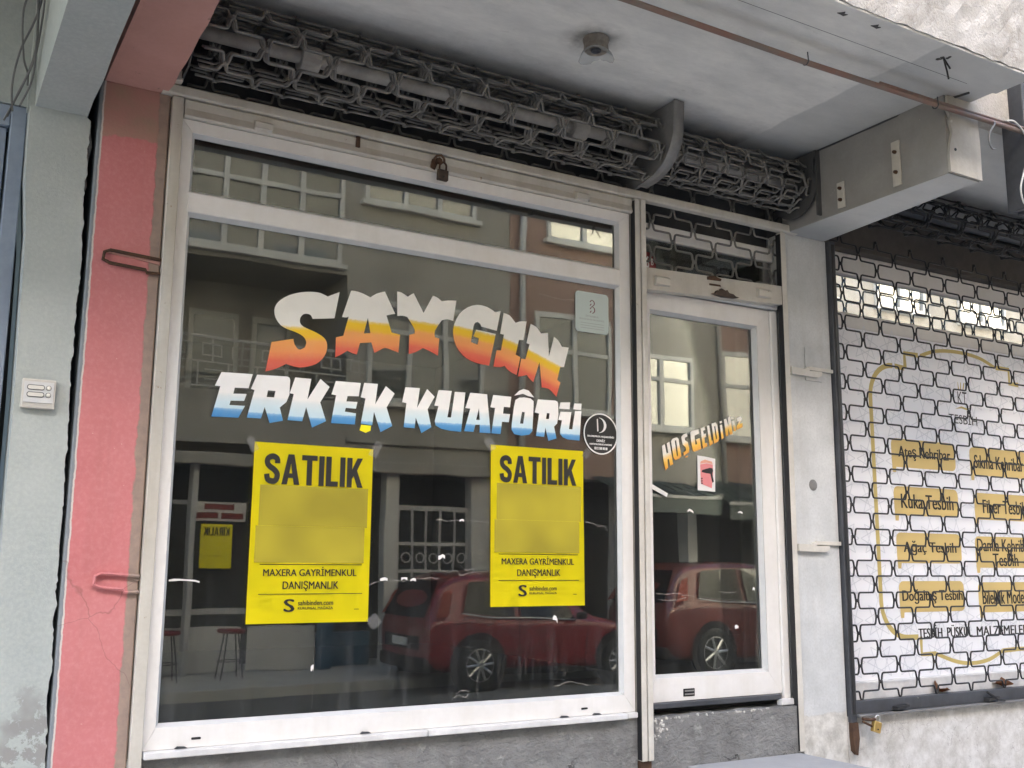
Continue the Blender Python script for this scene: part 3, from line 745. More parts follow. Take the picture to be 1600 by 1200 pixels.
def _bs():
    b = bmesh.new()
    add_prism(b, [(3.986, 0.0), (4.268, 0.0), (4.196, -0.93), (4.194, -1.018), (3.986, -1.018)], 3.4165, 3.4195, 'z')
    return b
# concrete beam over the column at the right, chipped at its outer end
bm = bmesh.new()
n = 10
sec = []
for i in range(n + 1):
    y = 0.02 - 1.04 * i / n
    xr = 4.275 - 0.075 * min(1, (i / n) * 1.1)
    sec.append([(3.982, 3.42), (xr, 3.42), (xr, 3.80), (3.982, 3.80)])
    sec[-1] = [bm.verts.new((px + (0.0025 * random.uniform(-1, 1)), y, pz)) for px, pz in sec[-1]]
for i in range(n):
    for k in range(4):
        bm.faces.new((sec[i][k], sec[i][(k + 1) % 4], sec[i + 1][(k + 1) % 4], sec[i + 1][k]))
bm.faces.new(sec[0]); bm.faces.new(sec[n][::-1])
bmesh.ops.recalc_face_normals(bm, faces=bm.faces)
cb = part('concrete_beam', bm, 'beam_paint')
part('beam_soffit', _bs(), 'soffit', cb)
# outer end: a ragged render face with a broken left arris
pts = [(3.979, 3.422), (4.203, 3.421), (4.206, 3.60), (4.200, 3.70), (4.205, 3.795), (3.99, 3.795), (3.984, 3.715), (4.000, 3.69), (3.992, 3.665), (4.008, 3.62), (3.996, 3.585), (3.985, 3.55), (3.978, 3.50)]
part('beam_end', prism(pts, -1.023, -1.036), 'beam_end', cb)
for (y0, z0, h) in ((-0.40, 3.44, 0.135), (-0.745, 3.445, 0.225)):
    o = part('fixing_plate', box(3.972, 3.981, y0 - 0.024, y0 + 0.024, z0, z0 + h, bev=0.002), 'cream_metal', cb)
    for dz in (0.3, 0.75):
        part('bolt', lathe([(0.0, -0.012), (0.007, -0.012), (0.009, -0.004), (0.009, 0.004)], (3.968, y0, z0 + h * dz), 'x', 8), 'rust', cb)
for (px, pz) in ((4.02, 3.535), (4.17, 3.745)):
    part('bolt_hole', lathe([(0.0, -0.001), (0.007, -0.001), (0.007, 0.002)], (px, -1.0375, pz), 'y', 10), 'black_rubber', cb)
part('crack_filler', tube(bez([(4.06, -1.1, 3.797), (3.99, -0.8, 3.797), (3.984, -0.5, 3.796), (3.98, -0.2, 3.797)], 5), 0.006, 5), 'soot_wall', cb)
part('cover_strip', box(3.950, 3.981, -0.265, -0.255, 3.44, 3.79), 'soot_wall', cb)

colm = part('column', box(3.968, 4.285, 0.0, 0.40, 0.14, 3.42, bev=0.005), 'column')
bm = box(4.085, 4.205, -0.006, -0.0005, 2.62, 2.80, bev=0.002); part('junction_cover', bm, 'column', colm)
for zz in (2.665, 1.745):
    b = part('bracket', prism([(3.972, zz - 0.022), (4.16, zz - 0.026), (4.19, zz - 0.012), (4.19, zz + 0.008), (4.10, zz + 0.004), (4.09, zz + 0.026), (4.06, zz + 0.012), (3.972, zz + 0.016)], -0.022, -0.001), 'peeling_metal', colm)
    part('strap', box(4.10, 4.283, -0.016, -0.002, zz + 0.010, zz + 0.030, bev=0.002), 'peeling_metal', colm)
part('dent', lathe([(0.0, -0.0015), (0.016, -0.0015), (0.03, 0.0)], (4.11, -0.0005, 2.066), 'y', 14), 'plate_steel', colm)
# loop brackets half buried in the rose paint
for i, (xa, zz) in enumerate(((0.553, 2.745), (0.603, 1.585))):
    pl = [(0.752, -0.010, zz + 0.012), (xa + 0.02, -0.012, zz + 0.022), (xa, -0.012, zz + 0.012), (xa - 0.003, -0.012, zz - 0.016), (xa + 0.02, -0.012, zz - 0.026), (0.70, -0.012, zz - 0.034), (0.705, -0.012, zz - 0.044), (0.752, -0.012, zz - 0.042)]
    part('loop_bracket', tube(pl, 0.0065, 6), 'rust' if i == 0 else 'pink')
    part('bracket_patch', prism([(xa, zz + 0.012), (xa + 0.05, zz + 0.030), (0.752, zz + 0.020), (0.752, zz - 0.006), (xa + 0.09, zz + 0.008)], -0.006, 0.001), 'pink_old' if i == 0 else 'pink')

# plinth under window and door
bm = bmesh.new(); add_box(bm, 0.752, 2.945, 0.002, 0.30, 0.14, 0.972); part('plinth', bm, 'plinth')
bm = bmesh.new()
nn = 24
tp = [(3.015 + 0.95 * i / nn, 0.958 + 0.010 * random.random()) for i in range(nn + 1)]
add_prism(bm, [(3.015, 0.14), (3.965, 0.14)] + tp[::-1], -0.006, 0.30); part('door_plinth', bm, 'plinth')
lump = bmesh.new()
for k in range(30):
    px = 3.03 + 0.72 * random.random()
    bmesh.ops.create_icosphere(lump, subdivisions=1, radius=random.uniform(0.004, 0.009), matrix=Matrix.Translation((px, -0.004, 0.956 + 0.008 * random.random())))
for k in range(30):
    bmesh.ops.create_icosphere(lump, subdivisions=1, radius=random.uniform(0.005, 0.011), matrix=Matrix.Translation((3.02 + 0.10 * random.random() ** 1.5, -0.004, 0.87 + 0.09 * random.random())))
o = part('mortar_crumbs', lump, 'white_plinth'); o['kind'] = 'stuff'

# recess behind the shutter rolls and the dark room inside
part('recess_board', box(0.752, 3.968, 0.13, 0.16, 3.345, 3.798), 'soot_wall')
bm = bmesh.new()
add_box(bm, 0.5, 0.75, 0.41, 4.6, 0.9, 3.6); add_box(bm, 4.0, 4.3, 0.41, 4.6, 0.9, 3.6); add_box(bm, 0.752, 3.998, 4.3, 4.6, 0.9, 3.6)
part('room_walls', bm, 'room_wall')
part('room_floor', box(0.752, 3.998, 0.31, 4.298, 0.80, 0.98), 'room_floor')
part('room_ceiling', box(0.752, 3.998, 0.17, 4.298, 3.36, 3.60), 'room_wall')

# ---- shop window: mitred white profiles, glazing beads, two panes
def mitre(name, a, b, c, d, y0, y1, m, parent):
    return part(name, prism([a, b, c, d], y0, y1), m, parent)
X0, X1, Z0, Z1 = 0.800, 2.937, 0.998, 3.336
gx0, gx1, gz0, gz1 = 0.842, 2.878, 1.072, 3.287
g = 0.0007
win = part('display_window', box(X0 - 0.004, X0 + 0.004, 0.06, 0.12, Z0, Z1), 'frame_trim')
def frame_ring(parent, X0, X1, Z0, Z1, gx0, gx1, gz0, gz1, y0, y1, m):
    mitre('bottom_rail', (X0, Z0), (X1, Z0), (gx1 - g, gz0), (gx0 + g, gz0), y0, y1, m, parent)
    mitre('top_rail', (X0, Z1), (gx0 + g, gz1), (gx1 - g, gz1), (X1, Z1), y0, y1, m, parent)
    mitre('stile', (X0, Z0 + g * 2), (gx0, gz0 + g), (gx0, gz1 - g), (X0, Z1 - g * 2), y0, y1, m, parent)
    mitre('stile', (X1, Z0 + g * 2), (X1, Z1 - g * 2), (gx1, gz1 - g), (gx1, gz0 + g), y0, y1, m, parent)
frame_ring(win, X0, X1, Z0, Z1, gx0, gx1, gz0, gz1, 0.004, 0.066, 'frame_white')
part('transom', box(gx0 - 0.006, gx1 + 0.006, 0.001, 0.064, 2.967, 3.047, bev=0.006), 'frame_white', win)
def beads(parent, a, b, c, d, yb, yf, w, m):
    """sloping glazing beads round a pane: a..b in x, c..d in z"""
    for (p0, p1, kind) in (('b', 0, 0), ('t', 0, 0), ('l', 0, 0), ('r', 0, 0)):
        bmx = bmesh.new()
        if p0 in 'bt':
            z, s = (c, 1) if p0 == 'b' else (d, -1)
            q = [(yf, z), (yb, z + s * w), (yb + 0.004, z + s * w), (yb + 0.004, z)]
            add_prism(bmx, q, a, b, 'x')
        else:
            xx, s = (a, 1) if p0 == 'l' else (b, -1)
            q = [(xx, yf), (xx + s * w, yb), (xx + s * w, yb + 0.004), (xx, yb + 0.004)]
            add_prism(bmx, q, c + w * 0.6, d - w * 0.6, 'z')
        part('glazing_bead', bmx, m, parent)
beads(win, gx0, gx1, gz0, 2.967, 0.028, 0.008, 0.013, 'frame_trim')
beads(win, gx0, gx1, 3.047, gz1, 0.028, 0.008, 0.013, 'frame_trim')
part('pane', box(gx0 - 0.005, gx1 + 0.005, 0.0300, 0.0340, gz0 - 0.005, 2.972), 'shop_glass', win)
part('inner_pane', box(gx0 - 0.005, gx1 + 0.005, 0.0500, 0.0540, gz0 - 0.005, 2.972), 'inner_glass', win)
part('inner_pane', box(gx0 - 0.005, gx1 + 0.005, 0.0500, 0.0540, 3.042, gz1 + 0.005), 'inner_glass', win)
part('pane', box(gx0 - 0.005, gx1 + 0.005, 0.0300, 0.0340, 3.042, gz1 + 0.005), 'shop_glass', win)
for px in (0.985, 2.66):
    part('drain_slot', prism(round_rect(px - 0.017, px + 0.017, 1.024, 1.032, 0.0035, 3), 0.002, 0.0045), 'black_rubber', win)
for k, px in enumerate((0.93, 1.63, 2.55, 2.72)):
    part('sealant_blob', prism([(px - 0.02, 0.9985), (px + 0.025, 0.9985), (px + 0.015, 1.004), (px - 0.01, 1.006)], -0.008, 0.003), 'rail_dark', win)
for (a, b) in ((0.802, 1.885), (1.889, 2.868), (2.884, 2.940)):
    part('sill', box(a, b, -0.034 if b < 2.9 else -0.014, 0.10, 0.9725, 0.9965, bev=0.004), 'sill_marble', win)

# ---- door set back between the shutter rails
door = part('door', box(3.018, 3.966, 0.075, 0.135, 2.985, 3.02, bev=0.003), 'frame_white')
dx0, dx1, dz0, dz1 = 3.004, 3.886, 1.022, 2.982
hx0, hx1, hz0, hz1 = 3.092, 3.802, 1.128, 2.892
frame_ring(door, dx0, dx1, dz0, dz1, hx0, hx1, hz0, hz1, 0.052, 0.115, 'frame_white')
beads(door, hx0, hx1, hz0, hz1, 0.082, 0.058, 0.015, 'frame_trim')
part('pane', box(hx0 - 0.005, hx1 + 0.005, 0.0850, 0.0890, hz0 - 0.005, hz1 + 0.005), 'door_glass', door)
part('jamb', box(3.889, 3.936, 0.040, 0.125, 0.975, 2.984, bev=0.006), 'frame_white', door)
part('head_moulding', box(3.018, 3.936, 0.030, 0.074, 2.990, 3.022, bev=0.010, seg=3), 'frame_trim', door)
part('jamb_foot', box(3.845, 3.938, 0.012, 0.05, 0.968, 0.998, bev=0.004), 'sill_marble', door)
part('threshold_gap', box(3.016, 3.9, 0.09, 0.12, 0.968, 1.021), 'black_rubber', door)
part('brush_strip', box(3.016, 3.862, 0.030, 0.089, 0.995, 1.020, bev=0.003), 'rail_dark', door)
bm = bmesh.new(); add_box(bm, 3.255, 3.322, 0.0495, 0.0518, 1.040, 1.075); part('drain_cap', bm, 'black_rubber', door)
for dz in (1.047, 1.062):
    part('drain_louvre', box(3.262, 3.316, 0.046, 0.0494, dz, dz + 0.006), 'steel', door)
# fanlight over the door behind the hanging grille
fan = part('fanlight', box(3.018, 3.962, 0.075, 0.12, 3.265, 3.345, bev=0.008), 'frame_white')
part('pane', box(3.018, 3.9, 0.095, 0.099, 3.024, 3.264), 'shop_glass', fan)
part('stile', box(3.895, 3.934, 0.085, 0.12, 3.024, 3.264, bev=0.004), 'plate_steel', fan)

# ---- step
st = tag(link('stone_step', box(3.22, 3.935, -0.62, -0.008, 0.14, 0.742, bev=0.006), 'stone_step'), 'grey stone step in front of the cement sill under the shop door', 'step')

# ================================================================ roller grilles
P_HALF, H_ROW = 0.135, 0.041
def rod_points(x0, x1, phase, P_HALF):
    q_ = [(0.0065, 0.96), (0.0105, 0.74), (0.0140, 0.30), (0.0180, 0.08), (0.0245, 0.0)]
    prof = [(0, 1)] + q_ + [(P_HALF - a, -b) for a, b in q_[::-1]]
    k0 = math.floor((x0 - phase) / P_HALF) - 1
    pts, nodes = [], []
    k = k0
    while True:
        s = 1 if k % 2 == 0 else -1
        bx = phase + k * P_HALF
        if bx > x1:
            break
        if s == 1 and x0 + 0.01 < bx < x1 - 0.01:
            nodes.append(bx)
        for dx, h in prof:
            if x0 <= bx + dx <= x1:
                pts.append((bx + dx, 0.0, h * s * H_ROW))
        k += 1
    if abs(pts[0][2]) < 1e-6 and pts[0][0] - x0 > 0.002:
        pts.insert(0, (x0, 0.0, 0.0))
    if abs(pts[-1][2]) < 1e-6 and x1 - pts[-1][0] > 0.002:
        pts.append((x1, 0.0, 0.0))
    return pts, nodes
def rod_mesh(name, x0, x1, phase, r, mat, half):
    pts, nodes = rod_points(x0, x1, phase, half)
    bm = bmesh.new()
    add_tube(bm, pts, r, 6)
    for nx_ in nodes:
        add_box(bm, nx_ - 0.0085, nx_ + 0.0085, -r * 1.45, r * 1.45, H_ROW - 0.007, H_ROW + 0.009)
    bmesh.ops.recalc_face_normals(bm, faces=bm.faces)
    me = bpy.data.meshes.new(name)
    bm.to_mesh(me); bm.free()
    me.materials.append(MAT[mat])
    me.polygons.foreach_set('use_smooth', [True] * len(me.polygons))
    return me
def grille(root, x0, x1, yplane, z_bottom, z_coil, axis, r_out, n_flat, n_coil, mat, wire_r, phase=0.0, half=P_HALF):
    mA = rod_mesh('wire', x0, x1, phase, wire_r, mat, half)
    mB = rod_mesh('wire', x0, x1, phase + half, wire_r, mat, half)
    row = 2 * H_ROW + 0.002
    def put(me, y, z, rx):
        o = bpy.data.objects.new('wire', me)
        col.objects.link(o)
        o.location = (random.uniform(-0.003, 0.003), y, z + random.uniform(-0.0015, 0.0015))
        o.rotation_euler = (rx, 0, 0)
        adopt(o, root)
    i = 0
    for k in range(n_flat):
        put((mA, mB)[i % 2], yplane + 0.002 * random.uniform(-1, 1), z_bottom + row * (k + 0.5), 0)
        i += 1
    th = 0.0
    for k in range(n_coil):
        r = r_out - 0.026 * th / (2 * math.pi)
        th += row / r
        put((mA, mB)[i % 2], axis[0] + r * math.cos(th), axis[1] + r * math.sin(th), th)
        i += 1
AX = (-0.125, 3.622)
g1 = thing('roller_grille', (0.76, 0, 0.97), 'dusty grey roller grille coiled up over the lettered shop window with cream bottom bar', 'shutter', 'roller grilles of the shop fronts')
grille(g1, 0.815, 2.945, 0.035, 3.452, None, AX, 0.160, 2, 29, 'wire_grey', 0.0056, 0.90)
gp = lambda name, bm, m, root, **k: link(name, bm, m, root, **k)
gp('shaft', tube([(0.79, AX[0], AX[1] + 0.02), (2.95, AX[0], AX[1] + 0.02)], 0.027, 14), 'shaft_paint', g1, smooth=True)
for px in (1.25, 2.55):
    gp('spring_drum', lathe([(0.026, -0.04), (0.050, -0.04), (0.053, -0.036), (0.053, 0.036), (0.050, 0.04), (0.026, 0.04)], (px, AX[0], AX[1] + 0.02), 'x', 20), 'shaft_paint', g1, smooth=False)
gp('guide_rail', box(0.756, 0.798, -0.020, 0.045, 0.30, 3.412, bev=0.003), 'cream_metal', g1)
# bottom bar: folded sheet with a shallow groove and two hand grips
bb = gp('bottom_bar', prism([(-0.012, 3.338), (-0.018, 3.345), (-0.010, 3.375), (-0.016, 3.405), (-0.010, 3.412), (0.035, 3.412), (0.035, 3.338)], 0.803, 2.944, 'x'), 'cream_metal', g1)
for px in (1.11, 2.642):
    gp('hand_grip', prism([(-0.014, 3.342), (-0.036, 3.348), (-0.038, 3.372), (-0.014, 3.386)], px - 0.036, px + 0.036, 'x'), 'cream_metal', bb)
gp('keyhole_plate', box(1.505, 1.522, -0.022, -0.012, 3.366, 3.412), 'rust', bb)
hd = gp('head_rail', prism([(-0.026, 3.414), (-0.030, 3.420), (-0.030, 3.450), (-0.024, 3.456), (0.012, 3.456), (0.012, 3.414)], 0.715, 4.045, 'x'), 'cream_metal', g1)
gp('end_block', box(0.752, 0.782, -0.06, 0.01, 3.457, 3.50, bev=0.003), 'cream_metal', g1)
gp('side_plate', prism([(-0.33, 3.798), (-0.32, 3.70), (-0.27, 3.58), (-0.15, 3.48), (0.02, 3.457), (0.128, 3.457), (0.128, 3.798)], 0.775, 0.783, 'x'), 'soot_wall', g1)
crs = [(-0.352, 3.796)] + [(p[0], p[1]) for p in bez([(-0.345, 3.70, 0), (-0.335, 3.62, 0), (-0.28, 3.53, 0), (-0.18, 3.475, 0), (-0.06, 3.458, 0)], 4)] + [(0.12, 3.458), (0.12, 3.796)]
gp('side_plate', prism(crs, 2.951, 2.962, 'x'), 'plate_steel', g1)
rim = [(2.940, p[0] - 0.002, p[1] - 0.002) for p in bez([(-0.352, 3.796, 0), (-0.345, 3.70, 0), (-0.335, 3.62, 0), (-0.28, 3.53, 0), (-0.18, 3.475, 0), (-0.06, 3.460, 0)], 4)]
bm = bmesh.new()
for (a, b) in zip(rim, rim[1:]):
    q = [bm.verts.new(v) for v in (a, b, (3.0, b[1], b[2]), (3.0, a[1], a[2]))]
    bm.faces.new(q)
bmesh.ops.remove_doubles(bm, verts=bm.verts, dist=1e-5)
ex = bmesh.ops.solidify(bm, geom=list(bm.faces), thickness=0.005)
gp('plate_flange', bm, 'plate_steel', g1, smooth=True)

g2 = thing('roller_grille', (2.95, 0, 0.78), 'grey roller grille let partly down above the glass shop door', 'shutter', 'roller grilles of the shop fronts')
grille(g2, 3.018, 3.945, 0.035, 3.085, None, (-0.100, 3.63), 0.142, 6, 22, 'wire_grey', 0.0056, 3.10)
gp('shaft', tube([(2.965, -0.090, 3.655), (3.95, -0.090, 3.655)], 0.025, 14), 'shaft_paint', g2, smooth=True)
bb2 = gp('bottom_bar', prism([(3.016, 2.968), (3.955, 3.012), (3.955, 3.112), (3.016, 3.078)], -0.012, 0.036), 'cream_metal', g2)
for px in (3.115, 3.79):
    zz = 2.99 + (px - 3.016) * 0.047
    gp('hand_grip', prism([(-0.012, zz), (-0.034, zz + 0.004), (-0.036, zz + 0.036), (-0.012, zz + 0.052)], px - 0.045, px + 0.045, 'x'), 'cream_metal', bb2)
gp('hasp_slot', prism([(3.41, 3.072), (3.50, 3.076), (3.505, 3.088), (3.45, 3.098), (3.41, 3.088)], -0.016, -0.011), 'rust', bb2)
gp('hasp_slot', prism([(3.425, 3.045), (3.50, 3.047), (3.495, 3.056), (3.425, 3.054)], -0.016, -0.011), 'rust', bb2)
gp('guide_rail', box(2.950, 2.980, -0.028, 0.045, 0.785, 3.412, bev=0.003), 'peeling_metal', g2)
gp('guide_rail', box(2.986, 3.014, -0.031, 0.045, 0.785, 3.412, bev=0.003), 'peeling_metal', g2)
gp('guide_rail', box(3.930, 3.9665, -0.014, 0.020, 0.745, 3.412, bev=0.003), 'peeling_metal', g2)
gp('gap_shade_strip', box(3.9262, 3.9295, -0.0135, 0.0195, 0.75, 3.40), 'black_rubber', g2)  # black strips on the rail faces, painted-in shade of the deep gaps
gp('gap_shade_strip', box(2.9462, 2.9495, -0.027, 0.003, 0.79, 3.40), 'black_rubber', g2)
gp('rail_end', box(2.952, 3.012, -0.012, 0.03, 0.745, 0.786), 'rust', g2)
gp('side_plate', prism([(-0.26, 3.79)] + [(-0.105 + 0.155 * math.cos(R(a)), 3.615 + 0.155 * math.sin(R(a))) for a in range(150, 320, 12)] + [(0.12, 3.46), (0.12, 3.79)], 3.951, 3.957, 'x'), 'soot_wall', g2)

# ================================================================ small things on the barber shop
def padlock(name, c, w, h, d, m_body, m_sh, label, tilt=0.0, sh_h=0.03, group=None):
    t_ = thing(name, c, label, 'padlock', group)
    b = link('body', box(c[0] - w / 2, c[0] + w / 2, c[1] - d / 2, c[1] + d / 2, c[2] - h, c[2], bev=0.004), m_body, t_)
    link('keyway', lathe([(0.0, -0.002), (0.004, -0.002), (0.004, 0.002)], (c[0], c[1] - d / 2 - 0.0005, c[2] - h * 0.7), 'y', 8), 'black_rubber', b)
    pts = [(c[0] - w * 0.32, c[1], c[2] - 0.004), (c[0] - w * 0.32, c[1], c[2] + sh_h * 0.6)]
    for a in range(165, 0, -15):
        pts.append((c[0] + w * 0.32 * math.cos(R(a)), c[1], c[2] + sh_h * 0.6 + w * 0.32 * math.sin(R(a))))
    pts += [(c[0] + w * 0.32, c[1], c[2] + sh_h * 0.6), (c[0] + w * 0.32, c[1], c[2] - 0.004)]
    link('shackle', tube(pts, w * 0.09, 8), m_sh, t_, smooth=True)
    t_.rotation_euler = (0, tilt, 0)
    return t_
pk = padlock('padlock', (1.903, -0.034, 3.338), 0.050, 0.048, 0.022, 'lock_brown', 'rust', 'small rusty brown padlock hanging from the cream bar above the window', 0.03, 0.034)
link('hasp_ring', tube([(1.862 + 0.0, -0.030, 3.378), (1.868, -0.045, 3.394), (1.888, -0.048, 3.398), (1.905, -0.042, 3.388), (1.910, -0.034, 3.372)], 0.0055, 6), 'rust', pk, smooth=True)
link('hasp_tongue', prism([(1.872, 3.372), (1.900, 3.366), (1.897, 3.384), (1.885, 3.392), (1.872, 3.386)], -0.040, -0.018), 'rust', pk)
link('rust_stain', prism([(1.850, 3.345), (1.872, 3.338), (1.885, 3.372), (1.872, 3.392), (1.858, 3.385)], -0.0205, -0.016), 'rust', pk)
hs = tag(link('door_hasp', prism([(3.43, 3.000), (3.455, 3.006), (3.462, 3.020), (3.478, 3.016), (3.492, 3.034), (3.515, 3.026), (3.53, 3.030), (3.542, 3.016), (3.57, 3.014), (3.585, 3.004), (3.61, 3.002), (3.58, 2.994), (3.50, 2.990)], -0.030, -0.012), 'lock_brown'), 'rusty black hasp with worn slots on the cream bar above the door', 'hasp')

# house number plate behind the grille
npl = tag(link('number_plate', prism([(3.0, 3.06), (3.135, 3.06), (3.135, 3.155), (3.118, 3.178), (3.0, 3.185)], 0.050, 0.054), 'red_plate'), 'small red house number plate behind the grille above the door', 'number plate')
text('numeral', '6', 3.068, 3.092, 3.098, 3.158, 0.0485, 'white_print', npl, 0.03)
text('numeral', 'B', 3.103, 3.119, 3.116, 3.150, 0.0485, 'white_print', npl, 0.03)

# broken lamp on the soffit
lp = thing('ceiling_lamp', (2.30, -0.63, 3.80), 'broken glass lamp holder on the white canopy soffit', 'lamp')
LC = (2.31, -0.62, 3.80)
link('base', lathe([(0.0, -0.001), (0.052, -0.001), (0.056, -0.008), (0.050, -0.03), (0.052, -0.05), (0.046, -0.056), (0.030, -0.050), (0.0, -0.046)], LC, 'z', 20), 'lamp_base', lp)
link('socket', lathe([(0.0, -0.044), (0.020, -0.044), (0.022, -0.058), (0.016, -0.060), (0.014, -0.05), (0.0, -0.05)], LC, 'z', 14), 'rail_dark', lp, smooth=True)
bm = bmesh.new()
ring = []
for k in range(28):
    a = 2 * math.pi * k / 28
    drop = 0.008 + 0.036 * max(0, math.sin(a * 1.0 + 2.4)) ** 1.3 + 0.034 * max(0, math.sin(a + 5.6)) ** 2 + 0.008 * random.random()
    r0, r1 = 0.046, 0.050 + drop * 0.55
    ring.append((bm.verts.new((LC[0] + r0 * math.cos(a), LC[1] + r0 * math.sin(a), LC[2] - 0.050)), bm.verts.new((LC[0] + (r0 + r1) / 2 * 1.06 * math.cos(a), LC[1] + (r0 + r1) / 2 * 1.06 * math.sin(a), LC[2] - 0.052 - drop * 0.45)), bm.verts.new((LC[0] + r1 * math.cos(a), LC[1] + r1 * math.sin(a), LC[2] - 0.054 - drop))))
for k in range(28):
    a, b = ring[k], ring[(k + 1) % 28]
    bm.faces.new((a[0], b[0], b[1], a[1])); bm.faces.new((a[1], b[1], b[2], a[2]))
bmesh.ops.solidify(bm, geom=list(bm.faces), thickness=0.003)
link('broken_shade', bm, 'shade_glass', lp, smooth=True)

# conduit pipe under the soffit with its clips and hanging hook
cp = thing('conduit_pipe', (2.2, -0.94, 3.78), 'thin rusty conduit pipe running under the canopy soffit', 'pipe')
link('pipe', tube([(0.74, -1.055, 3.705), (2.16, -1.055, 3.708), (3.05, -1.055, 3.702), (3.87, -1.058, 3.710), (4.52, -1.06, 3.722)], 0.0125, 10), 'pipe_red', cp, smooth=True)
link('pipe_branch', tube([(3.50, -1.062, 3.720), (3.9, -1.064, 3.724), (4.52, -1.066, 3.740)], 0.006, 8), 'pipe_red', cp, smooth=True)
for px, py_ in ((3.06, -1.055), (3.87, -1.058), (1.6, -1.055)):
    cl = [(px, py_ + 0.0155 * math.cos(R(a)), 3.706 + 0.0155 * math.sin(R(a))) for a in range(-200, 40, 24)]
    link('clip', tube([(px, py_ - 0.012, 3.742)] + cl, 0.0028, 5), 'rail_dark', cp)
hk = tag(link('wire_hook', tube(bez([(4.275, -1.058, 3.735), (4.270, -1.075, 3.705), (4.245, -1.075, 3.672), (4.222, -1.075, 3.64), (4.218, -1.075, 3.60), (4.236, -1.075, 3.572), (4.26, -1.075, 3.578)], 6), 0.0042, 6), 'plate_steel', smooth=True), 'bent wire hook hanging from the conduit pipe near the sign', 'hook')
rb = thing('rebar_stub', (3.70, -1.19, 3.785), 'two bent rusty rebar stubs poking from the canopy edge', 'rebar')
RB = (3.655, -1.27, 3.785)
link('bar', tube([RB, (3.662, -1.285, 3.745), (3.655, -1.298, 3.725)], 0.0042, 6), 'black_rubber', rb)
link('bar', tube([RB, (3.684, -1.262, 3.735), (3.700, -1.256, 3.705)], 0.0042, 6), 'black_rubber', rb)
bm = bmesh.new()
for k in range(14):
    bmesh.ops.create_icosphere(bm, subdivisions=1, radius=random.uniform(0.005, 0.012), matrix=Matrix.Translation((RB[0] + random.uniform(-0.03, 0.03), RB[1] + random.uniform(-0.02, 0.02), 3.790)))
link('broken_concrete', bm, 'soot_wall', rb)
for px, py_ in ((3.20, -1.30), (3.01, -1.30)):
    sp_ = tag(link('spall_mark', prism([(px - 0.024, py_ + 0.004), (px - 0.012, py_ - 0.005), (px - 0.002, py_ - 0.018), (px + 0.006, py_ - 0.004), (px + 0.022, py_ - 0.008), (px + 0.014, py_ + 0.008), (px - 0.004, py_ + 0.005)], 3.7830, 3.7865, 'z'), 'soot_wall'), 'small dark spalled hole in the canopy edge, %s of two' % ('nearer the rebar' if px > 3.1 else 'farther from the rebar'), 'hole', 'spalled holes in the canopy edge')

# ================================================================ lettering, posters, stickers
GY = 0.0295       # face of the shop glass
def letters(name, seq, mat, label, slope_of=None, group=None, y=GY, dy=0.0):
    xs = [p[0] for k in seq for p in LETTERS[k][0]]
    zs = [p[1] for k in seq for p in LETTERS[k][0]]
    root = thing(name, (min(xs), y, min(zs)), label, 'lettering', group)
    for k in seq:
        o = flat_shape('letter', LETTERS[k], y - 0.0012 + dy, 0.0010, mat, root)
        P = LETTERS[k][0]
        xc = sum(p[0] for p in P) / len(P)
        sl = slope_of.get(k, 0.0) if isinstance(slope_of, dict) else (slope_of or 0.0)
        res = [p[1] - sl * (p[0] - xc) for p in P]
        lo, hi = min(res), max(res)
        at = o.data.attributes.new('band', 'FLOAT', 'POINT')
        for i, v in enumerate(o.data.vertices):
            at.data[i].value = (v.co.z - sl * (v.co.x - xc) - lo) / (hi - lo)
    return root
letters('shop_name_lettering', 'SAYGIN', 'paint_sunset', 'arched shop name painted white over yellow and red on the window', {'S': 0.10, 'A': 0.02, 'Y': -0.02, 'G': -0.10, 'I': -0.28, 'N': -0.36}, 'painted window lettering')
letters('trade_lettering', ['E1', 'R1', 'K1', 'E2', 'K2', 'K3', 'U1', 'A1', 'F1', 'O1', 'R2', 'U2'], 'paint_sea', 'white and blue painted lettering in one line across the window', 0.02, 'painted window lettering')
letters('welcome_lettering', ['h', 'o', 's', 'g', 'e', 'l', 'd', 'i', 'n', 'i2', 'z'], 'paint_sun', 'small slanted white and orange welcome lettering on the door glass', 0.45, 'painted window lettering', 0.0845)
tag(flat_shape('tape_scrap', LETTERS['tape'], GY - 0.0016, 0.001, 'poster'), 'yellow scrap of tape under the blue and white lettering', 'tape')

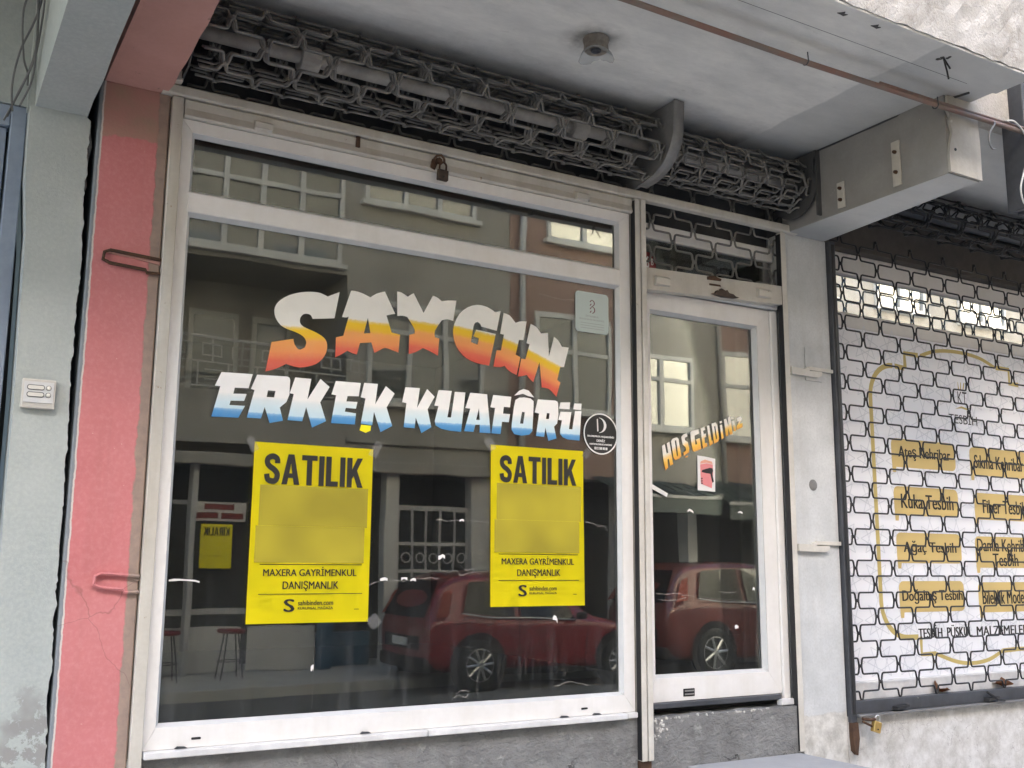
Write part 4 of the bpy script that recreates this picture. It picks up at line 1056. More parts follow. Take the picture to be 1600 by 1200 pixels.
def poster(x0, x1, z0, z1, label, skew=0.0):
    W_, H_ = x1 - x0, z1 - z0
    Y = GY - 0.0012
    root = thing('for_sale_poster', (x0, Y, z0), label, 'poster', 'yellow posters on the shop window')
    bm = bmesh.new()
    nx, nz = 10, 14
    def wav(u, v):
        return 0.0016 * math.sin(5 * u + 9 * v) * math.sin(3.1 * v + x0) + 0.0010 * math.sin(13 * u + x0 * 5)
    gr = [[bm.verts.new((x0 + W_ * i / nx + skew * j / nz, Y - 0.002 + wav(i / nx, j / nz) * 0.6, z0 + H_ * j / nz)) for j in range(nz + 1)] for i in range(nx + 1)]
    for i in range(nx):
        for j in range(nz):
            bm.faces.new((gr[i][j], gr[i + 1][j], gr[i + 1][j + 1], gr[i][j + 1]))
    bmesh.ops.solidify(bm, geom=list(bm.faces), thickness=0.0004)
    link('sheet', bm, 'poster', root)
    yp = Y - 0.0046
    X = lambda u: x0 + W_ * u + skew * 0.5
    Z = lambda v: z1 - H_ * v
    def bar(u0, u1, v0, v1, m='black_print', nm='rule', yy=yp):
        link(nm, box(X(u0), X(u1), yy, yy + 0.0003, Z(v1), Z(v0)), m, root)
    caps('headline_letter', 'SATILIK', X(0.085), X(0.915), Z(0.232), Z(0.060), yp, 'black_print', root)
    bar(0.06, 0.965, 0.238, 0.465, 'number_blur', 'blurred_number_block', yp + 0.0008)
    bar(0.04, 0.945, 0.4655, 0.668, 'number_blur', 'blurred_number_block', yp + 0.0008)
    bar(0.085, 0.93, 0.676, 0.6795)
    text('agent_line', 'MAXERA GAYRİMENKUL', X(0.115), X(0.885), Z(0.742), Z(0.690), yp, 'black_print', root, 0.016)
    text('agent_line', 'DANIŞMANLIK', X(0.275), X(0.735), Z(0.825), Z(0.768), yp, 'black_print', root, 0.016)
    bar(0.085, 0.94, 0.8385, 0.842)
    text('logo_letter', 'S', X(0.29), X(0.378), Z(0.938), Z(0.868), yp, 'black_print', root, 0.05)
    text('site_line', 'sahibinden.com', X(0.405), X(0.695), Z(0.903), Z(0.876), yp, 'black_print', root, 0.015)
    text('site_line', 'KURUMSAL MAĞAZA', X(0.405), X(0.695), Z(0.926), Z(0.907), yp, 'black_print', root, 0.015)
    bar(0.875, 0.915, 0.927, 0.930, 'black_print', 'print_mark')
    return root
p1 = poster(1.150, 1.640, 1.420, 2.106, 'yellow for-sale poster low on the left half of the window', 0.001)
p2 = poster(2.196, 2.680, 1.468, 2.160, 'yellow for-sale poster on the right half of the window beside the frame', -0.006)
def tape_piece(cx, cz, w, h, ang, label):
    q = []
    for (a, b) in ((-1, -1), (1, -0.9), (1.05, 0.2), (0.9, 1), (-0.2, 1.05), (-1, 0.9)):
        u, v = a * w / 2, b * h / 2
        q.append((cx + u * math.cos(ang) - v * math.sin(ang), cz + u * math.sin(ang) + v * math.cos(ang)))
    tag(flat_shape('clear_tape', [q], GY - 0.0062, 0.0005, 'tape'), label, 'tape', 'clear tape on the window')
tape_piece(1.652, 2.105, 0.035, 0.07, -0.5, 'piece of clear tape at the top right corner of the left poster')
tape_piece(1.142, 2.095, 0.03, 0.06, 0.5, 'piece of clear tape at the top left corner of the left poster')
tape_piece(2.186, 2.160, 0.04, 0.06, 0.6, 'piece of clear tape at the top left corner of the right poster')
tape_piece(2.692, 2.150, 0.03, 0.05, -0.6, 'piece of clear tape at the top right corner of the right poster')
tape_piece(1.665, 1.42, 0.05, 0.05, -0.9, 'piece of clear tape at the bottom right corner of the left poster')

# torn glue lines and scraps left on the glass
def torn(name, pts, w, label, y=GY - 0.0012, m='paper_white', group='torn scraps left on the glass'):
    top = [(p[0], p[1] + w * random.uniform(0.3, 1.0)) for p in pts]
    bot = [(p[0], p[1] - w * random.uniform(0.2, 0.9)) for p in pts]
    return tag(flat_shape(name, [top + bot[::-1]], y, 0.0008, m), label, 'scrap', group)
torn('paper_scrap', [(0.862, 1.580), (0.88, 1.583), (0.90, 1.584), (0.93, 1.583), (0.955, 1.581), (0.972, 1.577)], 0.005, 'long white torn paper strip on the glass at the left frame')
def glue_line(pts, label, y=GY - 0.0008, w=0.0022, step=9):
    P = bez([(a, 0, b) for a, b in pts], step)
    pl = [(p.x + random.uniform(-0.002, 0.002), p.z + random.uniform(-0.003, 0.003)) for p in P]
    top = [(p[0], p[1] + w * random.uniform(0.1, 1.0)) for p in pl]
    bot = [(p[0], p[1] - w * random.uniform(0.1, 1.0)) for p in pl]
    return tag(flat_shape('glue_line', [top + bot[::-1]], y, 0.0005, 'glue'), label, 'glue mark', 'torn scraps left on the glass')
t = NT('glue_residue'); t.base((0.50, 0.48, 0.43), 0.6, 0, 0.3); t.b.inputs['Alpha'].default_value = 0.40; MAT['glue'] = t.m
glue_line([(1.64, 1.560), (1.69, 1.578), (1.75, 1.582), (1.80, 1.578), (1.86, 1.590), (1.95, 1.588)], 'pale glue line right of the left poster', step=6)
for i, (px, pz, s) in enumerate(((1.705, 1.584, 0.016), (1.795, 1.588, 0.013), (1.835, 1.582, 0.012))):
    torn('paper_scrap', [(px - s, pz - 0.003), (px - s * 0.4, pz), (px + s * 0.3, pz + 0.002), (px + s, pz - 0.001)], 0.007, 'small white scrap on the glue line between the posters, number %s from the left poster' % ('one', 'two', 'three')[i])
glue_line([(1.935, 1.83), (1.99, 1.826), (2.05, 1.830), (2.12, 1.826), (2.19, 1.827)], 'thin glue line reaching the left edge of the right poster', step=6)
glue_line([(1.944, 1.828), (1.940, 1.79), (1.936, 1.75), (1.940, 1.715)], 'short upright glue line left of the right poster', step=6)
torn('paper_scrap', [(1.948, 1.672), (1.958, 1.676), (1.968, 1.682), (1.978, 1.672)], 0.012, 'small triangular white scrap left of the right poster')
torn('paper_scrap', [(2.045, 1.828), (2.055, 1.83), (2.065, 1.829)], 0.006, 'tiny white scrap on the thin glue line by the right poster')
torn('paper_scrap', [(2.512, 1.412), (2.520, 1.418), (2.530, 1.412), (2.536, 1.402)], 0.012, 'small white scrap just below the right poster')
glue_line([(2.69, 1.84), (2.73, 1.835), (2.76, 1.82), (2.79, 1.825), (2.81, 1.80)], 'curled glue line right of the right poster', step=5)
glue_line([(1.95, 1.63), (1.99, 1.61), (2.03, 1.620), (2.06, 1.60), (2.10, 1.615), (2.15, 1.606)], 'scratchy glue line above the red car reflection', step=5)
glue_line([(2.05, 1.640), (2.08, 1.622), (2.12, 1.628), (2.10, 1.60)], 'short scratch above the red car reflection', step=5)
glue_line([(2.43, 2.87), (2.50, 2.865), (2.56, 2.862), (2.63, 2.866), (2.70, 2.858), (2.77, 2.862)], 'brownish glue line above the mint sticker', step=6)
glue_line([(2.45, 2.865), (2.455, 2.80), (2.452, 2.73)], 'upright glue streak left of the mint sticker', w=0.0014, step=6)
glue_line([(1.425, 1.385), (1.423, 1.30), (1.424, 1.20), (1.423, 1.10)], 'upright grey glue streak under the left poster', w=0.006, step=5)
torn('paper_scrap', [(1.412, 1.245), (1.416, 1.25), (1.420, 1.252), (1.423, 1.248)], 0.016, 'small pale scrap on the upright streak under the left poster')
glue_line([(2.02, 1.10), (2.05, 1.115), (2.08, 1.105), (2.10, 1.125), (2.07, 1.135), (2.04, 1.12)], 'scribbled glue curl at the bottom of the glass', step=5)
glue_line([(2.52, 1.125), (2.60, 1.140), (2.66, 1.130), (2.70, 1.12)], 'scratchy glue mark at the bottom right of the window', step=5)
DY = 0.0838
glue_line([(3.135, 1.515), (3.20, 1.512), (3.26, 1.514), (3.31, 1.505), (3.36, 1.50)], 'white glue line across the lower door glass', y=DY, step=7)
glue_line([(3.14, 1.49), (3.20, 1.482), (3.26, 1.484), (3.31, 1.496)], 'second white glue line low on the door glass', y=DY, step=7)
glue_line([(3.52, 1.52), (3.58, 1.515), (3.63, 1.522)], 'short faint glue line at the right of the door glass', y=DY, step=7)
torn('paper_scrap', [(3.618, 1.345), (3.628, 1.352), (3.640, 1.346)], 0.012, 'white scrap near the bottom right of the door glass', DY)
torn('paper_scrap', [(3.742, 1.53), (3.748, 1.537), (3.756, 1.53)], 0.010, 'white scrap by the right edge of the door glass', DY)
torn('paper_scrap', [(3.333, 1.908), (3.343, 1.914), (3.36, 1.912), (3.368, 1.905)], 0.010, 'smeared white scrap in the middle of the door glass', DY)
torn('paper_scrap', [(3.66, 1.912), (3.675, 1.915), (3.69, 1.911)], 0.006, 'small white scrap right of the middle of the door glass', DY)
tag(flat_shape('paper_strip', [[(3.072, 2.034), (3.085, 2.040), (3.200, 1.990), (3.193, 1.974), (3.072, 2.022)]], 0.070, 0.004, 'paper_white'), 'white slanting paper strip stuck at the left edge of the door', 'paper strip')

# mint municipal sticker
ST = GY - 0.0012
stk = thing('window_sticker', (2.635, ST, 2.72), 'pale mint rounded sticker with a red leaf-like B emblem', 'sticker', 'stickers on the glass')
link('sheet', prism(round_rect(2.637, 2.826, 2.722, 2.917, 0.018), ST, ST - 0.0008), 'sticker_mint', stk)
y_ = ST - 0.0010
for (cz, r0) in ((2.866, 0.019), (2.833, 0.021)):
    arc = []
    for a in range(-80, 95, 12):
        arc.append((2.728 + r0 * math.cos(R(a)), cz + r0 * 0.85 * math.sin(R(a))))
    inn = [(2.728 + (r0 - 0.0035 - 0.002 * math.cos(R(a))) * math.cos(R(a)), cz + (r0 - 0.004) * 0.85 * math.sin(R(a))) for a in range(95, -85, -12)]
    flat_shape('emblem_bow', [arc + inn], y_, 0.0004, 'dark_red_print', stk)
for k in range(4):
    zz = 2.818 + 0.017 * k
    flat_shape('emblem_leaf', [[(2.717, zz), (2.724, zz + 0.002), (2.730, zz + 0.012), (2.722, zz + 0.009)]], y_, 0.0004, 'dark_red_print', stk)
text('sticker_line', 'İSTANBUL', 2.695, 2.770, 2.797, 2.808, y_, 'grey_print', stk, 0.0)
text('sticker_line', 'BÜYÜKŞEHİR BELEDİYESİ', 2.660, 2.800, 2.780, 2.791, y_, 'grey_print', stk, 0.0)
for k in range(3):
    link('sticker_rule', box(2.665, 2.80, y_, y_ + 0.0003, 2.766 - 0.012 * k, 2.7675 - 0.012 * k), 'grey_print', stk)

# round black sticker
rs = thing('round_sticker', (2.776, ST, 2.16), 'round black sticker with white D emblem beside the blue lettering', 'sticker', 'stickers on the glass')
cx, cz, rr = 2.776, 2.247, 0.097
circ = lambda r, n=40: [(cx + r * math.cos(2 * math.pi * k / n), cz + r * math.sin(2 * math.pi * k / n)) for k in range(n)]
flat_shape('disc', [circ(rr)], ST - 0.0004, 0.0006, 'black_print', rs)
flat_shape('ring', [circ(rr - 0.0005), circ(rr - 0.0065)], y_, 0.0004, 'white_print', rs)
flat_shape('emblem_bar', [[(cx - 0.022, cz + 0.068), (cx - 0.016, cz + 0.070), (cx - 0.013, cz + 0.012), (cx - 0.020, cz + 0.010)]], y_, 0.0004, 'paper_white', rs)
oa = [(cx - 0.012 + 0.044 * math.cos(R(a)), cz + 0.040 + 0.036 * math.sin(R(a))) for a in range(-88, 92, 10)]
ia = [(cx - 0.012 + 0.030 * math.cos(R(a)), cz + 0.040 + 0.034 * math.sin(R(a))) for a in range(88, -92, -10)]
flat_shape('emblem_bow', [oa + ia], y_, 0.0004, 'white_print', rs)
text('sticker_line', 'SALONUMUZA HOŞGELDİNİZ', cx - 0.076, cx + 0.076, cz - 0.019, cz - 0.006, y_, 'white_print', rs, 0.05)
text('sticker_line', 'DENİZ', cx - 0.024, cx + 0.024, cz - 0.038, cz - 0.023, y_, 'white_print', rs, 0.05)
text('sticker_line', 'KUAFÖR MALZEMELERİ & PARFÜMERİ', cx - 0.063, cx + 0.063, cz - 0.053, cz - 0.043, y_, 'white_print', rs, 0.04)
text('sticker_line', '0212 588 88 88', cx - 0.037, cx + 0.037, cz - 0.074, cz - 0.062, y_, 'white_print', rs, 0.05)

# hair dryer sticker on the door
hdz = thing('hair_dryer_sticker', (3.36, DY, 2.01), 'white and pink sticker with a black hair dryer on the door glass', 'sticker', 'stickers on the glass')
sx, sz = 3.400, 2.012
sc = 1.02
flat_shape('sheet', [[(sx, sz + 0.003), (sx + 0.112, sz), (sx + 0.118, sz + 0.165), (sx + 0.06, sz + 0.172), (sx + 0.002, sz + 0.176)]], DY, 0.0008, 'paper_white', hdz)
flat_shape('pink_field', [[(sx + 0.020, sz + 0.036), (sx + 0.09, sz + 0.016), (sx + 0.100, sz + 0.085), (sx + 0.100, sz + 0.135), (sx + 0.06, sz + 0.14), (sx + 0.018, sz + 0.132)]], DY - 0.001, 0.0004, 'pink_print', hdz)
flat_shape('peach_field', [[(sx + 0.018, sz + 0.135), (sx + 0.06, sz + 0.142), (sx + 0.10, sz + 0.137), (sx + 0.095, sz + 0.15), (sx + 0.05, sz + 0.158), (sx + 0.022, sz + 0.148)]], DY - 0.001, 0.0004, 'peach_print', hdz)
flat_shape('dryer_print', [[(sx + 0.026, sz + 0.094), (sx + 0.030, sz + 0.104), (sx + 0.050, sz + 0.110), (sx + 0.080, sz + 0.118), (sx + 0.098, sz + 0.116), (sx + 0.101, sz + 0.103), (sx + 0.094, sz + 0.090), (sx + 0.104, sz + 0.050), (sx + 0.094, sz + 0.044), (sx + 0.082, sz + 0.088), (sx + 0.055, sz + 0.090)]], DY - 0.0016, 0.0004, 'black_print', hdz)
for k in range(3):
    flat_shape('print_dot', [[(sx + 0.020, sz + 0.034 + 0.012 * k), (sx + 0.032, sz + 0.036 + 0.012 * k), (sx + 0.030, sz + 0.042 + 0.012 * k), (sx + 0.021, sz + 0.040 + 0.012 * k)]], DY - 0.0018, 0.0004, 'black_print', hdz)

# ================================================================ mint green neighbour at the left
nb = thing('green_neighbour_building', (-0.6, 0, 0.14), 'mint green plastered neighbour building at the left edge with blue framed door', 'building')
np_ = lambda name, bm, m, parent=None, **k: link(name, bm, m, nb if parent is None else parent, **k)
# pillar with ragged right edge along the open joint
edge = []
wob = 0.0
zz = 0.14
while zz < 3.26:
    f = (zz - 0.9) / 2.3
    wob = 0.7 * wob + random.uniform(-0.0035, 0.0035)
    xx = 0.490 - 0.020 * max(0, min(1, f)) + wob + random.uniform(-0.0015, 0.0015)
    edge.append((min(xx, 0.4955), zz)); zz += random.uniform(0.006, 0.022)
edge.append((0.455, 3.262))
bm = bmesh.new()
lefts = []
for (xx, zz) in edge:
    lefts.append(0.285 + 0.006 * random.uniform(-1, 1) + (-0.012 if zz > 2.9 else 0))
add_prism(bm, edge + [(0.268, 3.262), (0.272, 3.0), (0.290, 2.8), (0.300, 2.2), (0.306, 0.14)], 0.0, 0.34)
np_('pillar', bm, 'green')
np_('mortar_lip', prism([(0.462, 3.25), (0.478, 3.22), (0.486, 3.16), (0.478, 3.10), (0.470, 3.05), (0.480, 3.0), (0.466, 2.98), (0.458, 3.1)], 0.02, 0.06), 'plinth')
bm = bmesh.new()
rl = [(0.02, 0.452), (-0.15, 0.448), (-0.35, 0.452), (-0.6, 0.446), (-0.9, 0.445), (-1.35, 0.44)]
a0 = [bm.verts.new((0.285, y, 3.262)) for y, x in rl]; a1 = [bm.verts.new((x + 0.01, y, 3.262)) for y, x in rl]
a2 = [bm.verts.new((x + 0.03, y, 3.80)) for y, x in rl]; a3 = [bm.verts.new((0.268, y, 3.80)) for y, x in rl]
for i in range(len(rl) - 1):
    for a, b in ((a0, a1), (a1, a2), (a2, a3), (a3, a0)):
        bm.faces.new((a[i], b[i], b[i + 1], a[i + 1]))
bm.faces.new((a0[0], a1[0], a2[0], a3[0])); bm.faces.new((a0[-1], a3[-1], a2[-1], a1[-1]))
bmesh.ops.recalc_face_normals(bm, faces=bm.faces)
np_('beam', bm, 'green')
np_('pillar_head', box(0.262, 0.455, 0.021, 0.30, 3.263, 3.799), 'green')
np_('return_wall', box(0.262, 0.40, 0.341, 1.6, 0.14, 3.799), 'room_wall')
np_('lintel_wall', box(-1.6, 0.268, 0.08, 0.30, 3.285, 3.80), 'green')
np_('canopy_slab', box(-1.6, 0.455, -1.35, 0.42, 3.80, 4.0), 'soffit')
np_('parapet', box(-1.6, 0.47, -1.37, -1.25, 3.79, 4.9), 'green')
np_('upper_wall', box(-14.0, 0.47, 0.1, 0.5, 4.0, 12.0), 'upper_cream')
np_('side_wall', box(-14.0, -1.6, 0.0, 0.34, 0.14, 4.0), 'green')
# blue steel door at the frame edge
bd = np_('door', box(-1.55, 0.262, 0.13, 0.17, 0.16, 0.9, bev=0.004), 'blue_metal')
np_('door_frame', box(0.215, 0.268, 0.085, 0.17, 0.16, 3.283, bev=0.004), 'blue_metal', bd)
np_('door_frame', box(-1.55, 0.214, 0.088, 0.165, 3.205, 3.283, bev=0.004), 'blue_metal', bd)
np_('inner_frame', box(0.180, 0.206, 0.11, 0.15, 0.9, 3.20, bev=0.003), 'blue_metal', bd)
np_('inner_frame', box(-1.55, 0.178, 0.112, 0.148, 2.90, 2.95, bev=0.003), 'frame_white', bd)
np_('pane', box(-1.5, 0.18, 0.125, 0.129, 2.951, 3.20), 'shop_glass', bd)
np_('pane', box(-1.5, 0.18, 0.125, 0.129, 0.91, 2.899), 'shop_glass', bd)
np_('room_wall', box(-1.6, 0.40, 1.6, 1.7, 0.14, 3.799), 'room_wall')
np_('room_ceiling', box(-1.6, 0.262, 0.301, 1.6, 3.5, 3.798), 'room_wall')
np_('red_notice', box(0.05, 0.172, 0.118, 0.121, 2.96, 3.06), 'red_plate', bd)

# door bell panel
bp_ = thing('door_bell_panel', (0.374, 0, 2.167), 'small grey door bell panel with two name slots on the green pillar', 'door bell')
link('plate', box(0.320, 0.428, -0.022, -0.001, 2.165, 2.268, bev=0.004), 'bell_plate', bp_)
link('face_plate', box(0.327, 0.421, -0.0245, -0.0222, 2.185, 2.258, bev=0.001), 'frame_trim', bp_)
for zc in (2.238, 2.213):
    o = link('name_slot', prism(round_rect(0.336, 0.392, zc - 0.009, zc + 0.009, 0.008), -0.0265, -0.0246), 'rail_dark', bp_)
    link('slot_card', prism(round_rect(0.3385, 0.3895, zc - 0.0065, zc + 0.0065, 0.006), -0.0275, -0.0266), 'bell_slot', o)
    o = link('button', lathe([(0.0, -0.005), (0.0055, -0.005), (0.0075, -0.003), (0.0075, 0.0)], (0.4045, -0.0246, zc), 'y', 14), 'bell_slot', bp_, smooth=True)
    link('button_ring', lathe([(0.0078, -0.001), (0.0092, -0.001), (0.0092, 0.0), (0.0078, 0.0)], (0.4045, -0.0247, zc), 'y', 14), 'rail_dark', o)

# loose cables hanging beside the green beam
cb_ = thing('cable_bundle', (0.24, -0.3, 3.25), 'tangled loose grey cables hanging beside the mint green beam', 'cable')
for pts in (
    [(0.235, -1.2, 3.76), (0.236, -0.85, 3.70), (0.243, -0.55, 3.62), (0.240, -0.35, 3.56), (0.262, -0.12, 3.44), (0.245, 0.02, 3.36), (0.19, 0.04, 3.20)],
    [(0.245, -1.2, 3.75), (0.242, -0.80, 3.68), (0.238, -0.45, 3.55), (0.205, -0.25, 3.50), (0.225, -0.10, 3.40), (0.250, 0.0, 3.38), (0.255, 0.02, 3.34)],
    [(0.250, -1.2, 3.77), (0.247, -0.80, 3.71), (0.255, -0.50, 3.58), (0.250, -0.25, 3.50), (0.215, -0.08, 3.42), (0.205, 0.02, 3.33), (0.215, 0.04, 3.24)],
    [(0.262, -0.9, 3.78), (0.25, -0.7, 3.68), (0.235, -0.40, 3.58), (0.255, -0.2, 3.45), (0.265, -0.04, 3.35), (0.235, 0.03, 3.26)],
    [(0.240, -1.1, 3.74), (0.240, -0.6, 3.63), (0.262, -0.3, 3.51), (0.262, -0.1, 3.40), (0.225, 0.02, 3.30), (0.20, 0.05, 3.22)]):
    link('cable', tube(bez(pts, 8), 0.0038, 6), 'cable_grey', cb_, smooth=True)

# ================================================================ bead shop at the right
rsb = thing('bead_shop_building', (4.29, 0, 0.14), 'bead shop building at the right edge with weathered white plinth', 'building')
rp = lambda name, bm, m, parent=None, **k: link(name, bm, m, rsb if parent is None else parent, **k)
rp('plinth', box(4.286, 9.0, 0.0, 0.3, 0.14, 0.888), 'white_plinth')
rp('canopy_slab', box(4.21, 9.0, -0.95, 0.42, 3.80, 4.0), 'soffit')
rp('parapet', box(4.21, 9.0, -0.985, -0.88, 3.79, 4.9, bev=0.006), 'parapet')
rp('upper_wall', box(4.21, 60.0, 0.1, 0.5, 4.0, 13.5), 'upper_cream')
rp('side_wall', box(7.2, 60.0, 0.0, 0.3, 0.14, 4.0), 'column')
for k in range(4):
    for fl in range(2):
        w = rp('upper_window', box(5.0 + 2.6 * k, 6.4 + 2.6 * k, 0.05, 0.12, 5.2 + 2.9 * fl, 6.8 + 2.9 * fl, bev=0.01), 'far_white')
        rp('pane', box(5.08 + 2.6 * k, 6.32 + 2.6 * k, 0.04, 0.046, 5.28 + 2.9 * fl, 6.72 + 2.9 * fl), 'far_glass', w)
rp('lintel_board', box(4.287, 7.2, 0.05, 0.12, 3.43, 3.70), 'brown_board')
rp('recess_board', box(4.287, 7.2, 0.13, 0.16, 3.60, 3.798), 'soot_wall')
rp('room_wall', box(4.29, 7.2, 1.9, 2.0, 0.89, 3.6), 'room_wall')
sw = rp('shop_window', box(4.292, 7.2, 0.105, 0.17, 3.30, 3.428, bev=0.01), 'frame_white')
rp('mid_rail', box(4.292, 7.2, 0.105, 0.17, 2.985, 3.075, bev=0.01), 'frame_white', sw)
rp('bottom_rail', box(4.292, 7.2, 0.06, 0.17, 0.905, 1.045, bev=0.008), 'sill_marble', sw)
rp('fanlight_pane', box(4.292, 7.2, 0.135, 0.139, 3.075, 3.30), 'far_glass', sw)
rp('stile', box(4.292, 4.318, 0.104, 0.172, 1.045, 3.43), 'frame_white', sw)

# printed banner behind the grille
BY = 0.100
bn = thing('shop_banner', (4.33, BY, 1.05), 'white printed banner with gold plates and gold border behind the black grille', 'banner')
link('sheet', box(4.322, 7.15, BY, BY + 0.003, 1.046, 2.984), 'banner_white', bn)
yb = BY - 0.0006
CXB = 5.50
def gold_band(pts, w, m='gold_line', nm='border_line'):
    P = [Vector((a, b)) for a, b in pts]
    L_, R_ = [], []
    for i, p in enumerate(P):
        d = (P[min(i + 1, len(P) - 1)] - P[max(i - 1, 0)]).normalized()
        n_ = Vector((-d.y, d.x)) * w / 2
        L_.append(tuple(p + n_)); R_.append(tuple(p - n_))
    flat_shape(nm, [L_ + R_[::-1]], yb, 0.0004, m, bn)
def arc(cx, cz, r, a0, a1, n=10):
    return [(cx + r * math.cos(R(a0 + (a1 - a0) * k / n)), cz + r * math.sin(R(a0 + (a1 - a0) * k / n))) for k in range(n + 1)]
gold_band(arc(4.90, 2.60, 0.20, 90, 180) + [(4.70, 1.48)] + arc(4.90, 1.46, 0.20, 180, 270) + [(4.99, 1.26)], 0.030)
gold_band([(4.92, 2.80), (5.0, 2.795)], 0.03)
gold_band([(5.01, 2.795), (5.01, 2.885), (5.13, 2.885)], 0.030)
gold_band([(p.x, p.y) for p in bez([(5.15, 2.885, 0), (5.3, 2.93, 0), (5.5, 2.945, 0), (5.7, 2.93, 0), (5.85, 2.885, 0)], 5)], 0.022)
gold_band([(5.86, 2.885), (5.99, 2.885), (5.99, 2.795), (6.08, 2.795)], 0.03)
gold_band([(5.01, 1.262), (5.01, 1.165), (5.13, 1.165)], 0.026)
gold_band([(p.x, p.y) for p in bez([(5.13, 1.165, 0), (5.3, 1.115, 0), (5.45, 1.10, 0), (5.6, 1.115, 0), (5.73, 1.16, 0)], 5)], 0.022)
gold_band([(5.73, 1.16), (5.86, 1.165), (5.99, 1.165), (5.99, 1.262), (6.1, 1.262)], 0.026)
def plate(x0, x1, z0, z1, lines):
    q = round_rect(x0, x1, z0, z1, 0.035, 4)
    flat_shape('gold_plate', [q], yb - 0.0003, 0.0004, 'gold_print', bn)
    flat_shape('plate_tail', [[(x0, z0 + 0.04), (x0 + 0.035, z0 + 0.005), (x0 + 0.030, z0 - 0.030), (x0 + 0.004, z0 - 0.030)]], yb - 0.0002, 0.0003, 'gold_print', bn)
    n_ = len(lines)
    for i, (body, u0, u1) in enumerate(lines):
        zc = (z0 + z1) / 2 + (0.0 if n_ == 1 else (0.042 if i == 0 else -0.045))
        hgt = 0.082 if n_ == 1 else 0.075
        text('plate_text', body, x0 + (x1 - x0) * u0, x0 + (x1 - x0) * u1, zc - hgt / 2, zc + hgt / 2, yb - 0.0010, 'black_print', bn, 0.03)
rows = [(2.21, 2.375), (1.935, 2.10), (1.668, 1.838), (1.397, 1.568)]
LT = ['Ateş Kehribar', 'Kuka Tesbih', 'Ağaç Tesbih', 'Doğaltaş Tesbih']
for (z0, z1), body in zip(rows, LT):
    plate(4.85, 5.41, z0, z1, [(body, 0.10 if len(body) < 15 else 0.04, 0.92 if len(body) < 15 else 0.97)])
plate(5.545, 6.10, 2.195, 2.365, [('Sıkma Kehribar', 0.07, 0.94)])
plate(5.56, 6.10, 1.93, 2.09, [('Fiber Tesbih', 0.14, 0.92)])
plate(5.54, 6.10, 1.645, 1.83, [('Damla Kehribar', 0.03, 0.97), ('Tesbih', 0.28, 0.72)])
plate(5.54, 6.10, 1.385, 1.56, [('Bileklik Modelleri', 0.06, 0.97)])
for (wd, a_, b_, zt_) in (('TESBİH', 4.99, 5.195, 1.325), ('PÜSKÜL', 5.235, 5.46, 1.320), ('MALZEMELERİ', 5.50, 6.02, 1.325)):
    text('banner_word', wd, a_, b_, 1.252, zt_, yb - 0.0006, 'black_print', bn, 0.035)
text('logo_text', 'KT', 5.47, 5.555, 2.625, 2.70, yb - 0.0006, 'black_print', bn, 0.0)
text('logo_text', 'TESBİH', 5.375, 5.64, 2.50, 2.575, yb - 0.0006, 'black_print', bn, 0.0)
for dx in (-0.03, -0.01, 0.012, 0.034):
    flat_shape('logo_leaf', [[(5.51 + dx, 2.715), (5.518 + dx * 1.3, 2.755), (5.526 + dx * 1.5, 2.76), (5.520 + dx, 2.715)]], yb, 0.0004, 'gold_line', bn)
flat_shape('logo_swash', [[(5.44, 2.590), (5.50, 2.610), (5.56, 2.600), (5.60, 2.612), (5.55, 2.590), (5.50, 2.597)]], yb, 0.0004, 'gold_line', bn)
# faint geometric tracery printed over the white ground
bm = bmesh.new()
def seg(p, q, w=0.006):
    p, q = Vector(p), Vector(q)
    d = (q - p).normalized(); n_ = Vector((-d.y, d.x)) * w / 2
    vs = [bm.verts.new((v.x, yb + 0.0003, v.y)) for v in (p + n_, q + n_, q - n_, p - n_)]
    bm.faces.new(vs)
for i in range(8):
    for j in range(9):
        cx_, cz_ = 4.44 + 0.235 * i, 1.14 + 0.22 * j
        for k in range(8):
            a, b = R(45 * k), R(45 * (k + 3))
            seg((cx_ + 0.11 * math.cos(a), cz_ + 0.11 * math.sin(a)), (cx_ + 0.11 * math.cos(b), cz_ + 0.11 * math.sin(b)), 0.0055)
o = link('tracery_print', bm, 'pattern_print', bn); o['kind'] = 'stuff'

# black grille, let down in front of the banner
g3 = thing('roller_grille', (4.29, 0, 0.70), 'black roller grille closed in front of the white and gold banner', 'shutter', 'roller grilles of the shop fronts')
grille(g3, 4.33, 6.75, 0.012, 0.966, None, (-0.14, 3.64), 0.13, 30, 14, 'wire_black', 0.0051, 4.56, 0.148)
gp('guide_rail', box(4.290, 4.332, -0.024, 0.045, 0.86, 3.42, bev=0.003), 'rail_dark', g3)
gp('rail_lip', box(4.300, 4.320, -0.030, -0.0245, 0.90, 3.40, bev=0.002), 'wire_black', g3)
br = gp('bottom_bar', box(4.333, 6.75, -0.010, 0.030, 0.898, 0.962, bev=0.003), 'rail_dark', g3)
gp('bar_flange', box(4.333, 6.75, -0.040, 0.028, 0.886, 0.897, bev=0.002), 'plate_steel', br)
for px in (4.66, 5.42):
    gp('lug', prism([(px - 0.05, 0.905), (px + 0.05, 0.918), (px + 0.045, 0.930), (px - 0.045, 0.922)], -0.045, -0.011), 'wire_black', br)
gp('lug_bolt', tube([(5.38, -0.03, 0.955), (5.44, -0.05, 0.915), (5.50, -0.05, 0.905)], 0.008, 7), 'wire_black', br)
gp('rail_foot', prism([(4.294, 0.86), (4.332, 0.86), (4.338, 0.78), (4.322, 0.70), (4.300, 0.72), (4.292, 0.79)], -0.028, 0.03), 'rust', g3)
gp('shaft', tube([(4.287, -0.14, 3.65), (7.0, -0.14, 3.65)], 0.03, 12), 'rail_dark', g3, smooth=True)
